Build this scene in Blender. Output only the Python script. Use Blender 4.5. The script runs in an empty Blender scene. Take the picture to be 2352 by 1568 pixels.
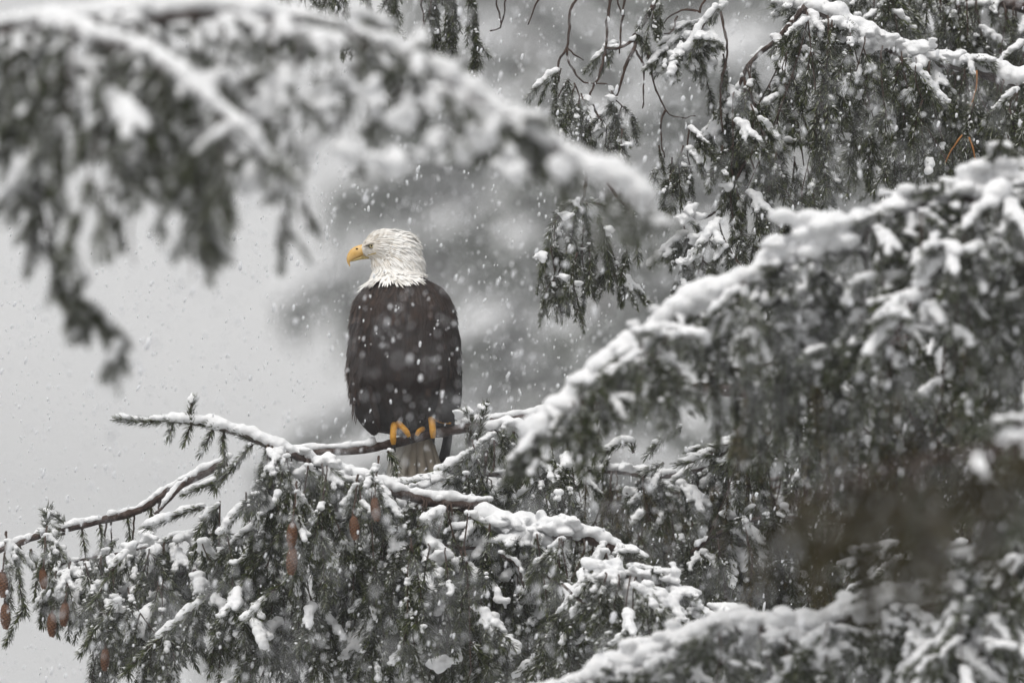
import bpy, math, random
import numpy as np
from mathutils import Vector, Matrix
from mathutils.bvhtree import BVHTree

rad = math.radians
SC = bpy.context.scene
COL = SC.collection
# ------------------------------------------------------------------ camera
LENS, FOCUS, CAMZ, PITCH = 500.0, 36.11, 1.7, 5.0
cd = bpy.data.cameras.new('camera'); cam = bpy.data.objects.new('camera', cd); COL.objects.link(cam)
cam.location = (0, 0, CAMZ); cam.rotation_euler = (rad(90 + PITCH), 0, 0)
cd.sensor_width = 36; cd.lens = LENS; cd.clip_start = 0.5; cd.clip_end = 3000
cd.dof.use_dof = True; cd.dof.focus_distance = FOCUS; cd.dof.aperture_fstop = 4.6; cd.dof.aperture_blades = 0
SC.camera = cam
# ------------------------------------------------------------------ overcast sky
SUN_EL, SUN_AZ = 58.0, 205.0
w = bpy.data.worlds.new('World'); SC.world = w; w.use_nodes = True
nt = w.node_tree; nt.nodes.clear()
sky = nt.nodes.new('ShaderNodeTexSky'); sky.sky_type = 'NISHITA'; sky.sun_disc = False
sky.sun_elevation = rad(SUN_EL); sky.sun_rotation = rad(SUN_AZ); sky.dust_density = 6.0; sky.ozone_density = 0.5
hs = nt.nodes.new('ShaderNodeHueSaturation'); hs.inputs['Saturation'].default_value = 0.04
cl = nt.nodes.new('ShaderNodeMix'); cl.data_type = 'RGBA'; cl.inputs['Factor'].default_value = 0.6
cl.inputs['B'].default_value = (6.3, 6.3, 6.32, 1)          # even cloud deck over the clear-sky gradient
bg = nt.nodes.new('ShaderNodeBackground'); bg.inputs['Strength'].default_value = 0.088
wo = nt.nodes.new('ShaderNodeOutputWorld')
nt.links.new(sky.outputs[0], hs.inputs['Color']); nt.links.new(hs.outputs[0], cl.inputs['A'])
nt.links.new(cl.outputs['Result'], bg.inputs[0]); nt.links.new(bg.outputs[0], wo.inputs[0])
sd = bpy.data.lights.new('sun', 'SUN'); sd.energy = 1.5; sd.angle = rad(35); sd.color = (1, .97, .93)
so = bpy.data.objects.new('sun', sd); COL.objects.link(so)
_a = rad(SUN_AZ); _e = rad(SUN_EL)
so.rotation_euler = Vector((math.sin(_a) * math.cos(_e), math.cos(_a) * math.cos(_e), math.sin(_e))).to_track_quat('Z', 'Y').to_euler()
vs = SC.view_settings; vs.view_transform = 'Standard'; vs.look = 'None'; vs.exposure = 0.36; vs.gamma = 1.0; vs.use_curve_mapping = False
SC.render.engine = 'CYCLES'
cy = SC.cycles; cy.max_bounces = 4; cy.diffuse_bounces = 2; cy.glossy_bounces = 1; cy.transmission_bounces = 2
cy.volume_bounces = 1; cy.use_denoising = True; cy.denoiser = 'OPENIMAGEDENOISE'; cy.denoising_prefilter = 'ACCURATE'; cy.caustics_reflective = False; cy.caustics_refractive = False
cy.sample_clamp_indirect = 4

# ------------------------------------------------------------------ pixel (2352 x 1568 view of the photo) + distance -> world
PW = 36.0 / LENS / 2352.0
_cp, _sp = math.cos(rad(PITCH)), math.sin(rad(PITCH))
def P(px, py, d=FOCUS):
    x = (px - 1176) * PW * d; u = (784 - py) * PW * d
    return np.array((x, d * _cp - u * _sp, CAMZ + d * _sp + u * _cp))
def PIX(p):
    y, z = p[1], p[2] - CAMZ
    d = y * _cp + z * _sp; u = -y * _sp + z * _cp
    return 1176 + p[0] / (PW * d), 784 - u / (PW * d), d
SPX = PW * FOCUS                                     # metres per pixel at the focus distance

# ------------------------------------------------------------------ materials
def mat(name, rough=0.8, spec=0.2):
    m = bpy.data.materials.new(name); m.use_nodes = True
    n = m.node_tree.nodes; b = n['Principled BSDF']
    b.inputs['Roughness'].default_value = rough; b.inputs['Specular IOR Level'].default_value = spec
    return m, m.node_tree, n, b
def ramp(nt_, fac, stops):
    r = nt_.nodes.new('ShaderNodeValToRGB'); e = r.color_ramp.elements
    while len(e) < len(stops): e.new(0.5)
    for k, (p, c) in enumerate(stops): e[k].position = p; e[k].color = (*c, 1)
    nt_.links.new(fac, r.inputs[0]); return r.outputs[0]
def noise(nt_, scale, detail=3, vec=None):
    t = nt_.nodes.new('ShaderNodeTexNoise'); t.inputs['Scale'].default_value = scale; t.inputs['Detail'].default_value = detail
    c = nt_.nodes.new('ShaderNodeTexCoord'); nt_.links.new(c.outputs[vec or 'Object'], t.inputs['Vector']); return t.outputs[0]
def bump(nt_, b, h, dist, s=1.0):
    k = nt_.nodes.new('ShaderNodeBump'); k.inputs['Distance'].default_value = dist; k.inputs['Strength'].default_value = s
    nt_.links.new(h, k.inputs['Height']); nt_.links.new(k.outputs[0], b.inputs['Normal'])
def attr(nt_, name):
    a = nt_.nodes.new('ShaderNodeAttribute'); a.attribute_name = name; return a
def noise_mat(name, stops, scale, rough=.8, spec=.2, bscale=None, bdist=.002, detail=4):
    m, t, n, b = mat(name, rough, spec)
    t.links.new(ramp(t, noise(t, scale, detail), stops), b.inputs['Base Color'])
    if bscale: bump(t, b, noise(t, bscale, 4), bdist)
    return m
def attr_mat(name, stops, rough=.7, spec=.2, bscale=None, bdist=.001, a='tone'):
    m, t, n, b = mat(name, rough, spec)
    t.links.new(ramp(t, attr(t, a).outputs['Fac'], stops), b.inputs['Base Color'])
    if bscale: bump(t, b, noise(t, bscale, 3), bdist)
    return m

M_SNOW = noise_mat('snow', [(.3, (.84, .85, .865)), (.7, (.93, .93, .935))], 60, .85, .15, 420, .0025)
M_NEEDLE = attr_mat('spruce_needles', [(0, (.010, .014, .003)), (.4, (.032, .043, .008)), (.62, (.080, .092, .022)), (.78, (.17, .18, .12)), (1, (.62, .63, .62))], .55, .3)
M_DRY = attr_mat('dry_needles', [(0, (.018, .014, .005)), (.4, (.052, .042, .008)), (.66, (.092, .072, .018)), (.8, (.16, .14, .10)), (1, (.40, .38, .34))], .6, .25)
M_BARK = noise_mat('spruce_bark', [(.3, (.030, .021, .018)), (.55, (.072, .048, .040)), (.75, (.17, .15, .14))], 45, .85, .15, 160, .003)
M_TWIGBARK = noise_mat('twig_bark', [(.3, (.030, .020, .016)), (.7, (.085, .055, .042))], 60, .8, .15)
M_CONE = attr_mat('cone_scales', [(0, (.035, .014, .007)), (.5, (.13, .058, .028)), (1, (.30, .155, .085))], .7, .2)
M_WHITEF = attr_mat('white_feathers', [(0, (.34, .27, .19)), (.35, (.58, .52, .44)), (.65, (.78, .75, .70)), (1, (.90, .89, .87))], .75, .15)
M_BROWNF = attr_mat('brown_feathers', [(0, (.009, .007, .007)), (.4, (.020, .0125, .010)), (.7, (.046, .027, .019)), (1, (.11, .066, .043))], .6, .22)
M_TAILF = attr_mat('tail_feathers', [(0, (.24, .19, .14)), (.5, (.52, .45, .36)), (1, (.86, .83, .77))], .75, .15)
M_BEAK = noise_mat('beak_horn', [(.35, (.60, .36, .10)), (.7, (.72, .48, .20))], 90, .42, .4)
M_CERE = noise_mat('gape_skin', [(.3, (.36, .27, .10)), (.7, (.48, .37, .16))], 200, .6, .3)
M_TOE = noise_mat('toe_scales', [(.3, (.56, .25, .025)), (.7, (.70, .36, .05))], 220, .55, .35, 500, .001)
M_TALON = noise_mat('talon_horn', [(.3, (.010, .009, .009)), (.7, (.03, .027, .025))], 80, .3, .5)
M_IRIS = noise_mat('iris', [(.3, (.55, .44, .20)), (.7, (.72, .62, .36))], 700, .15, .5)
M_PUPIL = noise_mat('pupil', [(0, (.004, .004, .004)), (1, (.008, .008, .008))], 50, .1, .5)
M_LID = noise_mat('eyelid_skin', [(.3, (.10, .085, .06)), (.7, (.20, .17, .12))], 300, .7, .2)
M_NOSTRIL = noise_mat('nostril', [(0, (.03, .015, .006)), (1, (.06, .03, .012))], 90, .8, .1)
M_FAR = noise_mat('far_needles', [(.3, (.035, .042, .028)), (.7, (.075, .082, .060))], 2, .8, .1)
M_FLAKE = noise_mat('flake_snow', [(.3, (.86, .87, .9)), (.7, (.93, .93, .95))], 9, .9, .1)
_t = M_FLAKE.node_tree; _tr = _t.nodes.new('ShaderNodeBsdfTranslucent'); _tr.inputs[0].default_value = (.93, .94, .95, 1)
_mx = _t.nodes.new('ShaderNodeMixShader'); _mx.inputs[0].default_value = .5
_t.links.new(_t.nodes['Principled BSDF'].outputs[0], _mx.inputs[1]); _t.links.new(_tr.outputs[0], _mx.inputs[2]); _t.links.new(_mx.outputs[0], _t.nodes['Material Output'].inputs[0])
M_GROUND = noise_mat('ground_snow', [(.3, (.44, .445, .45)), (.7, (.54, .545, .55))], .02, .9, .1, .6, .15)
M_DROP = noise_mat('dead_twig', [(.3, (.26, .11, .035)), (.7, (.40, .19, .07))], 60, .8, .15)

# ------------------------------------------------------------------ mesh helpers
def make_mesh(name, V, F, mats, mi=None, smooth=True, tone=None):
    V = np.asarray(V, np.float32); F = np.asarray(F, np.int32); k = F.shape[1]
    me = bpy.data.meshes.new(name)
    me.vertices.add(len(V)); me.vertices.foreach_set('co', V.ravel())
    me.loops.add(F.size); me.loops.foreach_set('vertex_index', F.ravel())
    me.polygons.add(len(F)); me.polygons.foreach_set('loop_start', np.arange(len(F), dtype=np.int32) * k)
    me.polygons.foreach_set('loop_total', np.full(len(F), k, np.int32))
    for m in (mats if isinstance(mats, (list, tuple)) else [mats]): me.materials.append(m)
    if mi is not None: me.polygons.foreach_set('material_index', np.asarray(mi, np.int32))
    me.polygons.foreach_set('use_smooth', np.full(len(F), smooth, bool))
    if tone is not None:
        a = me.attributes.new('tone', 'FLOAT', 'POINT'); a.data.foreach_set('value', np.asarray(tone, np.float32))
    me.update(calc_edges=True); return me
def obj(name, me, parent=None, loc=None, rz=0.0, sc=1.0, kind=None):
    o = bpy.data.objects.new(name, me); COL.objects.link(o)
    if loc is not None: o.location = loc
    if rz: o.rotation_euler = (0, 0, rz)
    if sc != 1.0: o.scale = (sc, sc, sc)
    if parent is not None: o.parent = parent
    if kind: o['kind'] = kind
    return o
def thing(name, loc, label, cat, group=None):
    o = bpy.data.objects.new(name, None); COL.objects.link(o); o.location = loc; o.empty_display_size = .1
    o['label'] = label; o['category'] = cat
    if group: o['group'] = group
    return o
class MB:
    def __init__(s): s.V = []; s.F = []; s.M = []; s.T = []; s.n = 0
    def add(s, V, F, mi=0, tone=0.5):
        V = np.asarray(V, float); F = np.asarray(F, int)
        s.V.append(V); s.F.append(F + s.n); s.M.append(np.full(len(F), mi)); s.n += len(V)
        s.T.append(np.full(len(V), tone) if np.isscalar(tone) else np.asarray(tone))
    def mesh(s, name, mats, smooth=True, off=None):
        V = np.concatenate(s.V)
        if off is not None: V = V - np.asarray(off)
        return make_mesh(name, V, np.concatenate(s.F), mats, np.concatenate(s.M), smooth, np.concatenate(s.T))
def crom(pts, step):
    P_ = np.asarray(pts, float)
    if len(P_) < 3: P_ = np.array([P_[0], (P_[0] + P_[-1]) / 2, P_[-1]])
    Q = np.vstack([2 * P_[0] - P_[1], P_, 2 * P_[-1] - P_[-2]]); out = []
    for i in range(1, len(Q) - 2):
        n = max(2, int(np.linalg.norm(Q[i + 1][:3] - Q[i][:3]) / step))
        t = np.linspace(0, 1, n, endpoint=False)[:, None]
        a, b, c, d = Q[i - 1], Q[i], Q[i + 1], Q[i + 2]
        out.append(.5 * (2 * b + (c - a) * t + (2 * a - 5 * b + 4 * c - d) * t * t + (3 * b - a - 3 * c + d) * t ** 3))
    return np.vstack(out + [Q[-2][None]])
def tangents(C):
    t = np.gradient(C, axis=0); return t / (np.linalg.norm(t, axis=1)[:, None] + 1e-9)
def frames(C):
    T = tangents(C); N = np.zeros_like(T)
    ref = np.array((0, 0, 1.)) if abs(T[0][2]) < .8 else np.array((0, 1., 0))
    v = np.cross(T[0], ref); v /= np.linalg.norm(v)
    for i in range(len(C)):
        v = v - T[i] * np.dot(v, T[i]); v /= np.linalg.norm(v) + 1e-9; N[i] = v
    return T, N, np.cross(T, N)
def tube(C, R, k=6, cap=True):
    C = np.asarray(C, float); R = np.broadcast_to(np.asarray(R, float), (len(C),))
    T, N, B = frames(C); a = np.arange(k) * 2 * math.pi / k
    V = (C[:, None] + R[:, None, None] * (N[:, None] * np.cos(a)[None, :, None] + B[:, None] * np.sin(a)[None, :, None])).reshape(-1, 3)
    F = []
    for i in range(len(C) - 1):
        for j in range(k):
            p, q = i * k + j, i * k + (j + 1) % k
            F += [(p, q, q + k), (p, q + k, p + k)]
    if cap:
        V = np.vstack([V, C[0], C[-1]]); n0 = len(V) - 2; L = (len(C) - 1) * k
        for j in range(k): F += [(n0, (j + 1) % k, j), (n0 + 1, L + j, L + (j + 1) % k)]
    return V, np.array(F)
def ico():
    t = (1 + 5 ** .5) / 2
    V = np.array([(-1, t, 0), (1, t, 0), (-1, -t, 0), (1, -t, 0), (0, -1, t), (0, 1, t), (0, -1, -t), (0, 1, -t), (t, 0, -1), (t, 0, 1), (-t, 0, -1), (-t, 0, 1)], float)
    F = [(0, 11, 5), (0, 5, 1), (0, 1, 7), (0, 7, 10), (0, 10, 11), (1, 5, 9), (5, 11, 4), (11, 10, 2), (10, 7, 6), (7, 1, 8), (3, 9, 4), (3, 4, 2), (3, 2, 6), (3, 6, 8), (3, 8, 9), (4, 9, 5), (2, 4, 11), (6, 2, 10), (8, 6, 7), (9, 8, 1)]
    return V / np.linalg.norm(V[0]), np.array(F)
def subdiv(V, F):
    V = list(map(tuple, V)); c = {}; out = []
    def mid(a, b):
        k = (min(a, b), max(a, b))
        if k not in c:
            m = (np.array(V[a]) + np.array(V[b])) / 2; c[k] = len(V); V.append(tuple(m / np.linalg.norm(m)))
        return c[k]
    for a, b, d in F:
        x, y, z = mid(a, b), mid(b, d), mid(d, a); out += [(a, x, z), (b, y, x), (d, z, y), (x, y, z)]
    return np.array(V), np.array(out)
ICO0 = ico(); ICO1 = subdiv(*ICO0); ICO2 = subdiv(*ICO1)
def stamp(base, pos, scl, rot=None):
    """many copies of a base shape: pos (n,3), scl (n,3), rot (n,3,3) or None"""
    V, F = base; pos = np.asarray(pos, float); scl = np.asarray(scl, float)
    X = V[None] * scl[:, None]
    if rot is not None: X = np.einsum('nij,nkj->nki', rot, X)
    X = X + pos[:, None]
    FF = F[None] + (np.arange(len(pos)) * len(V))[:, None, None]
    return X.reshape(-1, 3), FF.reshape(-1, 3)
JOBS = []
def queue_remesh(V, F, voxel, smooth_it=2, disp=.002, nscale=.02):
    JOBS.append([V, F, voxel, smooth_it, disp, nscale]); return len(JOBS) - 1
def run_jobs():
    tmp = []; tx = {}
    for V, F, vox, si, dp, ns in JOBS:
        me = make_mesh('tmp', V, F, []); o = bpy.data.objects.new('tmp', me); COL.objects.link(o)
        r = o.modifiers.new('r', 'REMESH'); r.mode = 'VOXEL'; r.voxel_size = vox; r.use_smooth_shade = True
        if si: s = o.modifiers.new('s', 'SMOOTH'); s.iterations = si; s.factor = .5
        if dp:
            if ns not in tx:
                tx[ns] = bpy.data.textures.new('lump', 'CLOUDS'); tx[ns].noise_scale = ns; tx[ns].noise_depth = 2
            d = o.modifiers.new('d', 'DISPLACE'); d.texture = tx[ns]; d.strength = dp; d.mid_level = .5; d.texture_coords = 'LOCAL'
        tmp.append(o)
    dg = bpy.context.evaluated_depsgraph_get(); dg.update(); out = []
    for o in tmp:
        me = bpy.data.meshes.new_from_object(o.evaluated_get(dg)); out.append(me)
    for o in tmp:
        m0 = o.data; bpy.data.objects.remove(o); bpy.data.meshes.remove(m0)
    return out

# ------------------------------------------------------------------ needles, shoots and twig prototypes
def needles(mb, C, rng, length=.0195, per_m=2100, frost=.25, wid=.00125, ang=58, tip=True, dust=.04):
    C = np.asarray(C, float); T, N, B = frames(C)
    seg = np.linalg.norm(np.diff(C, axis=0), axis=1); cum = np.concatenate([[0], np.cumsum(seg)]); L = cum[-1]
    n = max(8, int(L * per_m)); s = np.sort(rng.uniform(0, L, n))
    def at(A): return np.stack([np.interp(s, cum, A[:, k]) for k in range(3)], 1)
    c, t, nn, bb = at(C), at(T), at(N), at(B)
    phi = rng.uniform(0, 2 * math.pi, n); a = np.radians(rng.normal(ang, 11, n))
    near_tip = np.clip((s - (L - .012)) / .012, 0, 1); a = a * (1 - .65 * near_tip)
    r = nn * np.cos(phi)[:, None] + bb * np.sin(phi)[:, None]
    d = t * np.cos(a)[:, None] + r * np.sin(a)[:, None]
    ln = length * rng.uniform(.75, 1.15, n)
    d2 = d + t * .35; d2 /= np.linalg.norm(d2, axis=1)[:, None]
    u = np.cross(d, t); u /= np.linalg.norm(u, axis=1)[:, None] + 1e-9; v = np.cross(d, u)
    mid = c + d * (ln * .5)[:, None]; end = mid + d2 * (ln * .5)[:, None]
    W = wid * rng.uniform(.8, 1.2, n)[:, None]
    V = np.stack([c + u * W, c - u * W, mid + u * W + v * W * .5, mid - u * W + v * W * .5, end + u * W * .45, end - u * W * .45], 1).reshape(-1, 3)
    base = (np.arange(n) * 6)[:, None, None]
    F = (np.array([(0, 1, 3), (0, 3, 2), (2, 3, 5), (2, 5, 4)])[None] + base).reshape(-1, 3)
    # frost: needles caught by snow, in patches along the shoot, mostly those that point up
    patch = np.interp(s, np.linspace(0, L, 7), rng.uniform(0, 1, 7))
    up = .5 + .5 * d[:, 2]
    fr = (rng.uniform(0, 1, n) < frost * (.25 + 1.9 * patch * up))
    tone = np.where(fr, rng.uniform(.72, 1, n), np.clip(rng.normal(.38, .16, n), 0, .66))
    mb.add(V, F, 0, np.repeat(tone, 6))
    if dust:                                              # crumbs of snow caught between the needles
        k = np.where((up > .45) & (rng.uniform(0, 1, n) < dust * (.3 + 1.4 * patch)))[0]
        if len(k):
            r_ = rng.uniform(.0022, .0052, len(k)); V, F = stamp(ICO0, (c + d * (ln * .55)[:, None])[k] + rng.normal(0, .0015, (len(k), 3)), np.stack([r_ * 1.2, r_ * 1.2, r_ * .8], 1)); mb.add(V + rng.normal(0, .0005, V.shape), F, 2, .5)
def snow_on(blobs, C, rng, base, cover, up=.006):
    C = np.asarray(C, float); T = tangents(C)
    seg = np.linalg.norm(np.diff(C, axis=0), axis=1); cum = np.concatenate([[0], np.cumsum(seg)]); L = cum[-1]
    if L < .01: return
    k = max(3, int(L / .05) + 2); nz = rng.uniform(0, 1, k)
    for s in np.arange(.003, L + .004, .0075):
        c = np.array([np.interp(s, cum, C[:, i]) for i in range(3)]); t = np.array([np.interp(s, cum, T[:, i]) for i in range(3)])
        h = math.sqrt(max(0, 1 - min(1, t[2] * t[2]))); v = np.interp(s / L * (k - 1), np.arange(k), nz)
        if v > cover * (.10 + .90 * h * h): continue
        r = base * (.8 + .4 * rng.random()) * (.55 + .45 * h) * (.50 + .75 * (1 - v))
        out = np.array((-t[0], -t[1], 0.)) * (0.9 if t[2] < 0 else -.9) * -1
        c = c + np.array((0, 0, up)) * (.4 + .6 * h) + out * (up * (1 - h)) + rng.normal(0, .0015, 3)
        blobs.append((c + rng.normal(0, .002, 3), r * (1.0 + .25 * h), r * (.62 + .2 * rng.random())))
def blob_mesh(blobs, base=ICO1):
    pos = np.array([b[0] for b in blobs]); scl = np.array([(b[1], b[1], b[2]) for b in blobs]); return stamp(base, pos, scl)
def dirv(az, el): return np.array((math.cos(el) * math.cos(az), math.cos(el) * math.sin(az), math.sin(el)))
PROTO = {}
SPEC = {'H': (.125, 10, 18), 'D': (.14, 40, 22), 'V': (.14, 76, 12), 'C': (.22, 87, 3)}
SNOWL = [(.0085, .42, .36, .03), (.0120, .88, .58, .06), (.0155, 1.1, .70, .08), (.006, .06, .06, .004)]
def build_proto(kind, lvl, var):
    rng = np.random.default_rng((ord(kind) * 131 + lvl * 17 + var * 7) % 99991 + 7)
    L, dr, bend = SPEC[kind]; L *= rng.uniform(.85, 1.2)
    base, cover, frost, dust = SNOWL[lvl]; mb = MB(); blobs = []
    hang = kind in 'VC'; nk = dict(frost=frost * (.8 if hang else 1), dust=dust, per_m=1500 if hang else 1900, ang=66 if hang else 57, length=.0205)
    def shoot(p, az, el, ln, r, bend_):
        n = max(4, int(ln / .012)); C = [np.array(p, float)]; e = el
        for i in range(n):
            e = e - rad(bend_) / n; az2 = az + rng.normal(0, .05); C.append(C[-1] + dirv(az2, max(e, -1.56)) * ln / n)
        C = np.array(C); V, F = tube(C, np.linspace(r, r * .5, len(C)), 5); mb.add(V, F, 1, .5)
        return C
    M = shoot((0, 0, 0), 0, -rad(dr - bend / 2), L, .0024, bend)
    needles(mb, M[1:], rng, **nk); snow_on(blobs, M, rng, base, cover, .009)
    nside = {'H': rng.integers(3, 6), 'D': rng.integers(3, 6), 'V': rng.integers(1, 4), 'C': rng.integers(0, 3)}[kind]
    for j in range(nside):
        f = rng.uniform(.08, .7); i = int(f * (len(M) - 1)); sg = 1 if j % 2 else -1
        ln = (.070 * (1 - f) + .032) * rng.uniform(.7, 1.25)
        if not hang: az = sg * rad(rng.uniform(30, 60)); el = -rad(dr * .75 + rng.uniform(0, 34))
        else: az = rng.uniform(0, 6.28); el = -rad(rng.uniform(45, 80))
        S = shoot(M[i], az, el, ln, .0018, rng.uniform(5, 25))
        needles(mb, S, rng, **nk); snow_on(blobs, S, rng, base * .92, cover, .008)
    PROTO[(kind, lvl, var)] = [mb.mesh('twig', [M_DRY if lvl == 3 else M_NEEDLE, M_TWIGBARK, M_SNOW], False), queue_remesh(*blob_mesh(blobs), .0040, 1, .0065, .011) if len(blobs) > 2 else None]
NVAR = 3
for k_ in 'HDVC':
    for l_ in range(4):
        for v_ in range(NVAR): build_proto(k_, l_, v_)

# ------------------------------------------------------------------ boughs
BOUGHS = []
def in_eagle(p):
    x, y, d = PIX(p)
    return d < 36.75 and ((775 < x < 1085 and 480 < y < 985) or (880 < x < 1015 and 985 < y < 1075))
class Bough:
    def __init__(s, label, seed, name='spruce_bough', cat='bough', group='snow-laden spruce boughs', darkbark=False):
        s.label, s.name, s.cat, s.group = label, name, cat, group
        s.rng = np.random.default_rng(seed); s.wood = []; s.small = MB(); s.nsmall = 0; s.groups = []; s.twigs = []; s.shoots = []; s.cones = []; s.base = None
        BOUGHS.append(s)
    def _path(s, pts, step=.015):
        W = np.array([P(*(q if len(q) == 3 else (*q, FOCUS))) for q in pts])
        if s.base is None: s.base = W[0].copy()
        return crom(W, step)
    def branch(s, pts, r0=.014, r1=.006, snow=.02, cover=.95, name='branch', wig=.004, mat_=None, k=9, lift=1.0):
        C = s._path(pts); rng = s.rng
        nz = np.cumsum(rng.normal(0, 1, (len(C), 3)), 0); nz -= np.linspace(0, 1, len(C))[:, None] * nz[-1]
        C = C + nz / (np.abs(nz).max() + 1e-9) * wig
        R = np.linspace(r0, r1, len(C)) * (1 + .10 * rng.normal(0, 1, len(C)).clip(-1.5, 1.5))
        s.wood.append((name, tube(C, R, k), mat_ or M_BARK))
        if snow: s.ridge(C, R, snow, cover, lift, ('wood', len(s.wood) - 1))
        return C
    def ridge(s, C, R, snow, cover, lift=1.0, own=('wood', 0)):
        G = []; s.groups.append(('snow', own, G)); rng = s.rng; n = len(C); k = max(4, n // 5)
        nz = np.interp(np.linspace(0, k - 1, n), np.arange(k), rng.uniform(0, 1, k))
        R = np.broadcast_to(R, (n,))
        for i in range(n):
            if nz[i] > cover: continue
            th = snow * (.65 + .7 * (1 - nz[i])) * rng.uniform(.85, 1.15)
            G.append((C[i] + np.array((0, 0, (R[i] * .7 + th * .35) * lift)) + rng.normal(0, .2 * th, 3) * (1, 1, .5), max(R[i] * 1.1, th * 1.05) * rng.uniform(.75, 1.2), th * rng.uniform(.6, 1.0)))
    def lump(s, px, py, d, rx, rz, n=7):
        G = []; s.groups.append(('snow_clump', None, G))
        for _ in range(n):
            for _k in range(3):
                q = s.rng.normal(0, .48, 3); p = P(px, py, d) + q * np.array((rx, rx, rz)); a = s.rng.uniform(.26, .55)
                G.append((p, rx * a, rz * a * .85))
    def shoot(s, pts, r=.0035, length=.021, snow=.013, cover=.97, frost=.30, dens=1900):
        length = max(length, .019) * 1.15; dens = dens * 1.15
        C = s._path(pts, .010); mb = MB(); V, F = tube(C, np.linspace(r, r * .5, len(C)), 6); mb.add(V, F, 1, .5)
        needles(mb, C, s.rng, length, dens, frost); s.shoots.append(mb)
        if snow:
            G = []; snow_on(G, C, s.rng, snow, cover, .009)
            if G: s.groups.append(('snow', ('shoot', len(s.shoots) - 1), G))
        return C
    def twig(s, p, kind, lvl, yaw=None, sc=None):
        if in_eagle(p): return
        if len(s.twigs) >= 299: return
        L, dr, _ = SPEC[kind]; q = np.array(p) + np.array((0, 0, -L * .8 * math.sin(rad(dr))))
        if in_eagle(q): return
        s.twigs.append((np.array(p), kind, int(lvl), s.rng.integers(0, NVAR), s.rng.uniform(0, 6.283) if yaw is None else yaw, s.rng.uniform(.8, 1.2) if sc is None else sc))
    def fringe(s, C, per_m, kinds='HD', lv=(0, .5, .5), sc=(.6, 1.0), jit=.01):
        L = np.linalg.norm(np.diff(C, axis=0), axis=1).sum()
        for _ in range(int(L * per_m)):
            p = C[s.rng.integers(0, len(C))] + s.rng.normal(0, jit, 3)
            s.twig(p, s.rng.choice(list(kinds)), s.rng.choice(len(lv), p=lv), None, s.rng.uniform(*sc))
    def cord(s, px, py, L, d, kinds='VVD', lv=(.4, .4, .2), step=52, sway=None, r=.0026, top=None, bare=0.0, sc=(.75, 1.15)):
        rng = s.rng; sway = rng.normal(0, .26) * L if sway is None else sway
        n = max(2, int(L / 25)); q = []
        ph = rng.uniform(0, 6)
        for i in range(n + 1):
            t = i / n; q.append((px + sway * t ** 1.4 + 5 * math.sin(ph + 4 * t), py + L * t, d + rng.normal(0, .006)))
        W = np.array([P(*a) for a in q])
        if top is not None: W = np.vstack([top, np.array(top) * .5 + W[0] * .5, W])
        if any(in_eagle(p) for p in W): return
        C = crom(W, .02); V, F = tube(C, np.linspace(r, r * .55, len(C)), 5); s.small.add(V, F, 0, .5); s.nsmall += 1
        y = bare * L + rng.uniform(0, step * .2)
        while y < L:
            t = y / L; p = np.array([np.interp(t, np.linspace(0, 1, n + 1), np.array([P(*a) for a in q])[:, k]) for k in range(3)])
            s.twig(p, rng.choice(list(kinds)), rng.choice(len(lv), p=lv), None, rng.uniform(*sc)); y += step * rng.uniform(.7, 1.4)
        s.twig(W[-1], 'V', rng.choice(len(lv), p=lv), None, rng.uniform(*sc))
    def drape(s, axis, low, n, ds=.25, f=(.35, 1.0), **kw):
        A = np.array([(q if len(q) == 3 else (*q, FOCUS)) for q in axis], float); rng = s.rng
        seg = np.linalg.norm(np.diff(A[:, :2], axis=0), axis=1); cum = np.concatenate([[0], np.cumsum(seg)])
        lx, ly = [q[0] for q in low], [q[1] for q in low]
        for i in range(n):
            u = np.clip((i + rng.normal(.5, .9)) / n, 0, 1) * cum[-1]; x, y, d = [np.interp(u, cum, A[:, k]) for k in range(3)]
            dd = rng.uniform(-ds, ds); L = (np.interp(x, lx, ly) - y) * rng.uniform(*f) - 75
            if L < 15: L = 15
            s.cord(x, y + abs(dd) * 45, max(12, L - abs(dd) * 30), d + dd, top=P(x, y, d), **kw)
    def bare(s, pts, r=.0024, m=None):
        C = s._path(pts, .012); C = C + s.rng.normal(0, .0012, C.shape)
        V, F = tube(C, np.linspace(r, r * .55, len(C)) * (1 + .18 * s.rng.normal(0, 1, len(C)).clip(-1, 1.5)), 6)
        s.small.add(V, F, 1 if m else 0, .5); s.nsmall += 1; return C
    def cone(s, px, py, d, ln=.062, tilt=0.0):
        s.bare([(px + 10, py - 120, d + .12), (px + 6, py - 75, d + .05), (px - tilt * 20, py - ln / SPX * .45, d)], .0030)
        s.twig(P(px + 4, py - 70, d + .03), 'V', 1, None, .7); s.twig(P(px + 8, py - 95, d + .08), 'D', 2, None, .6)
        s.cones.append((P(px, py, d), ln, tilt))

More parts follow.
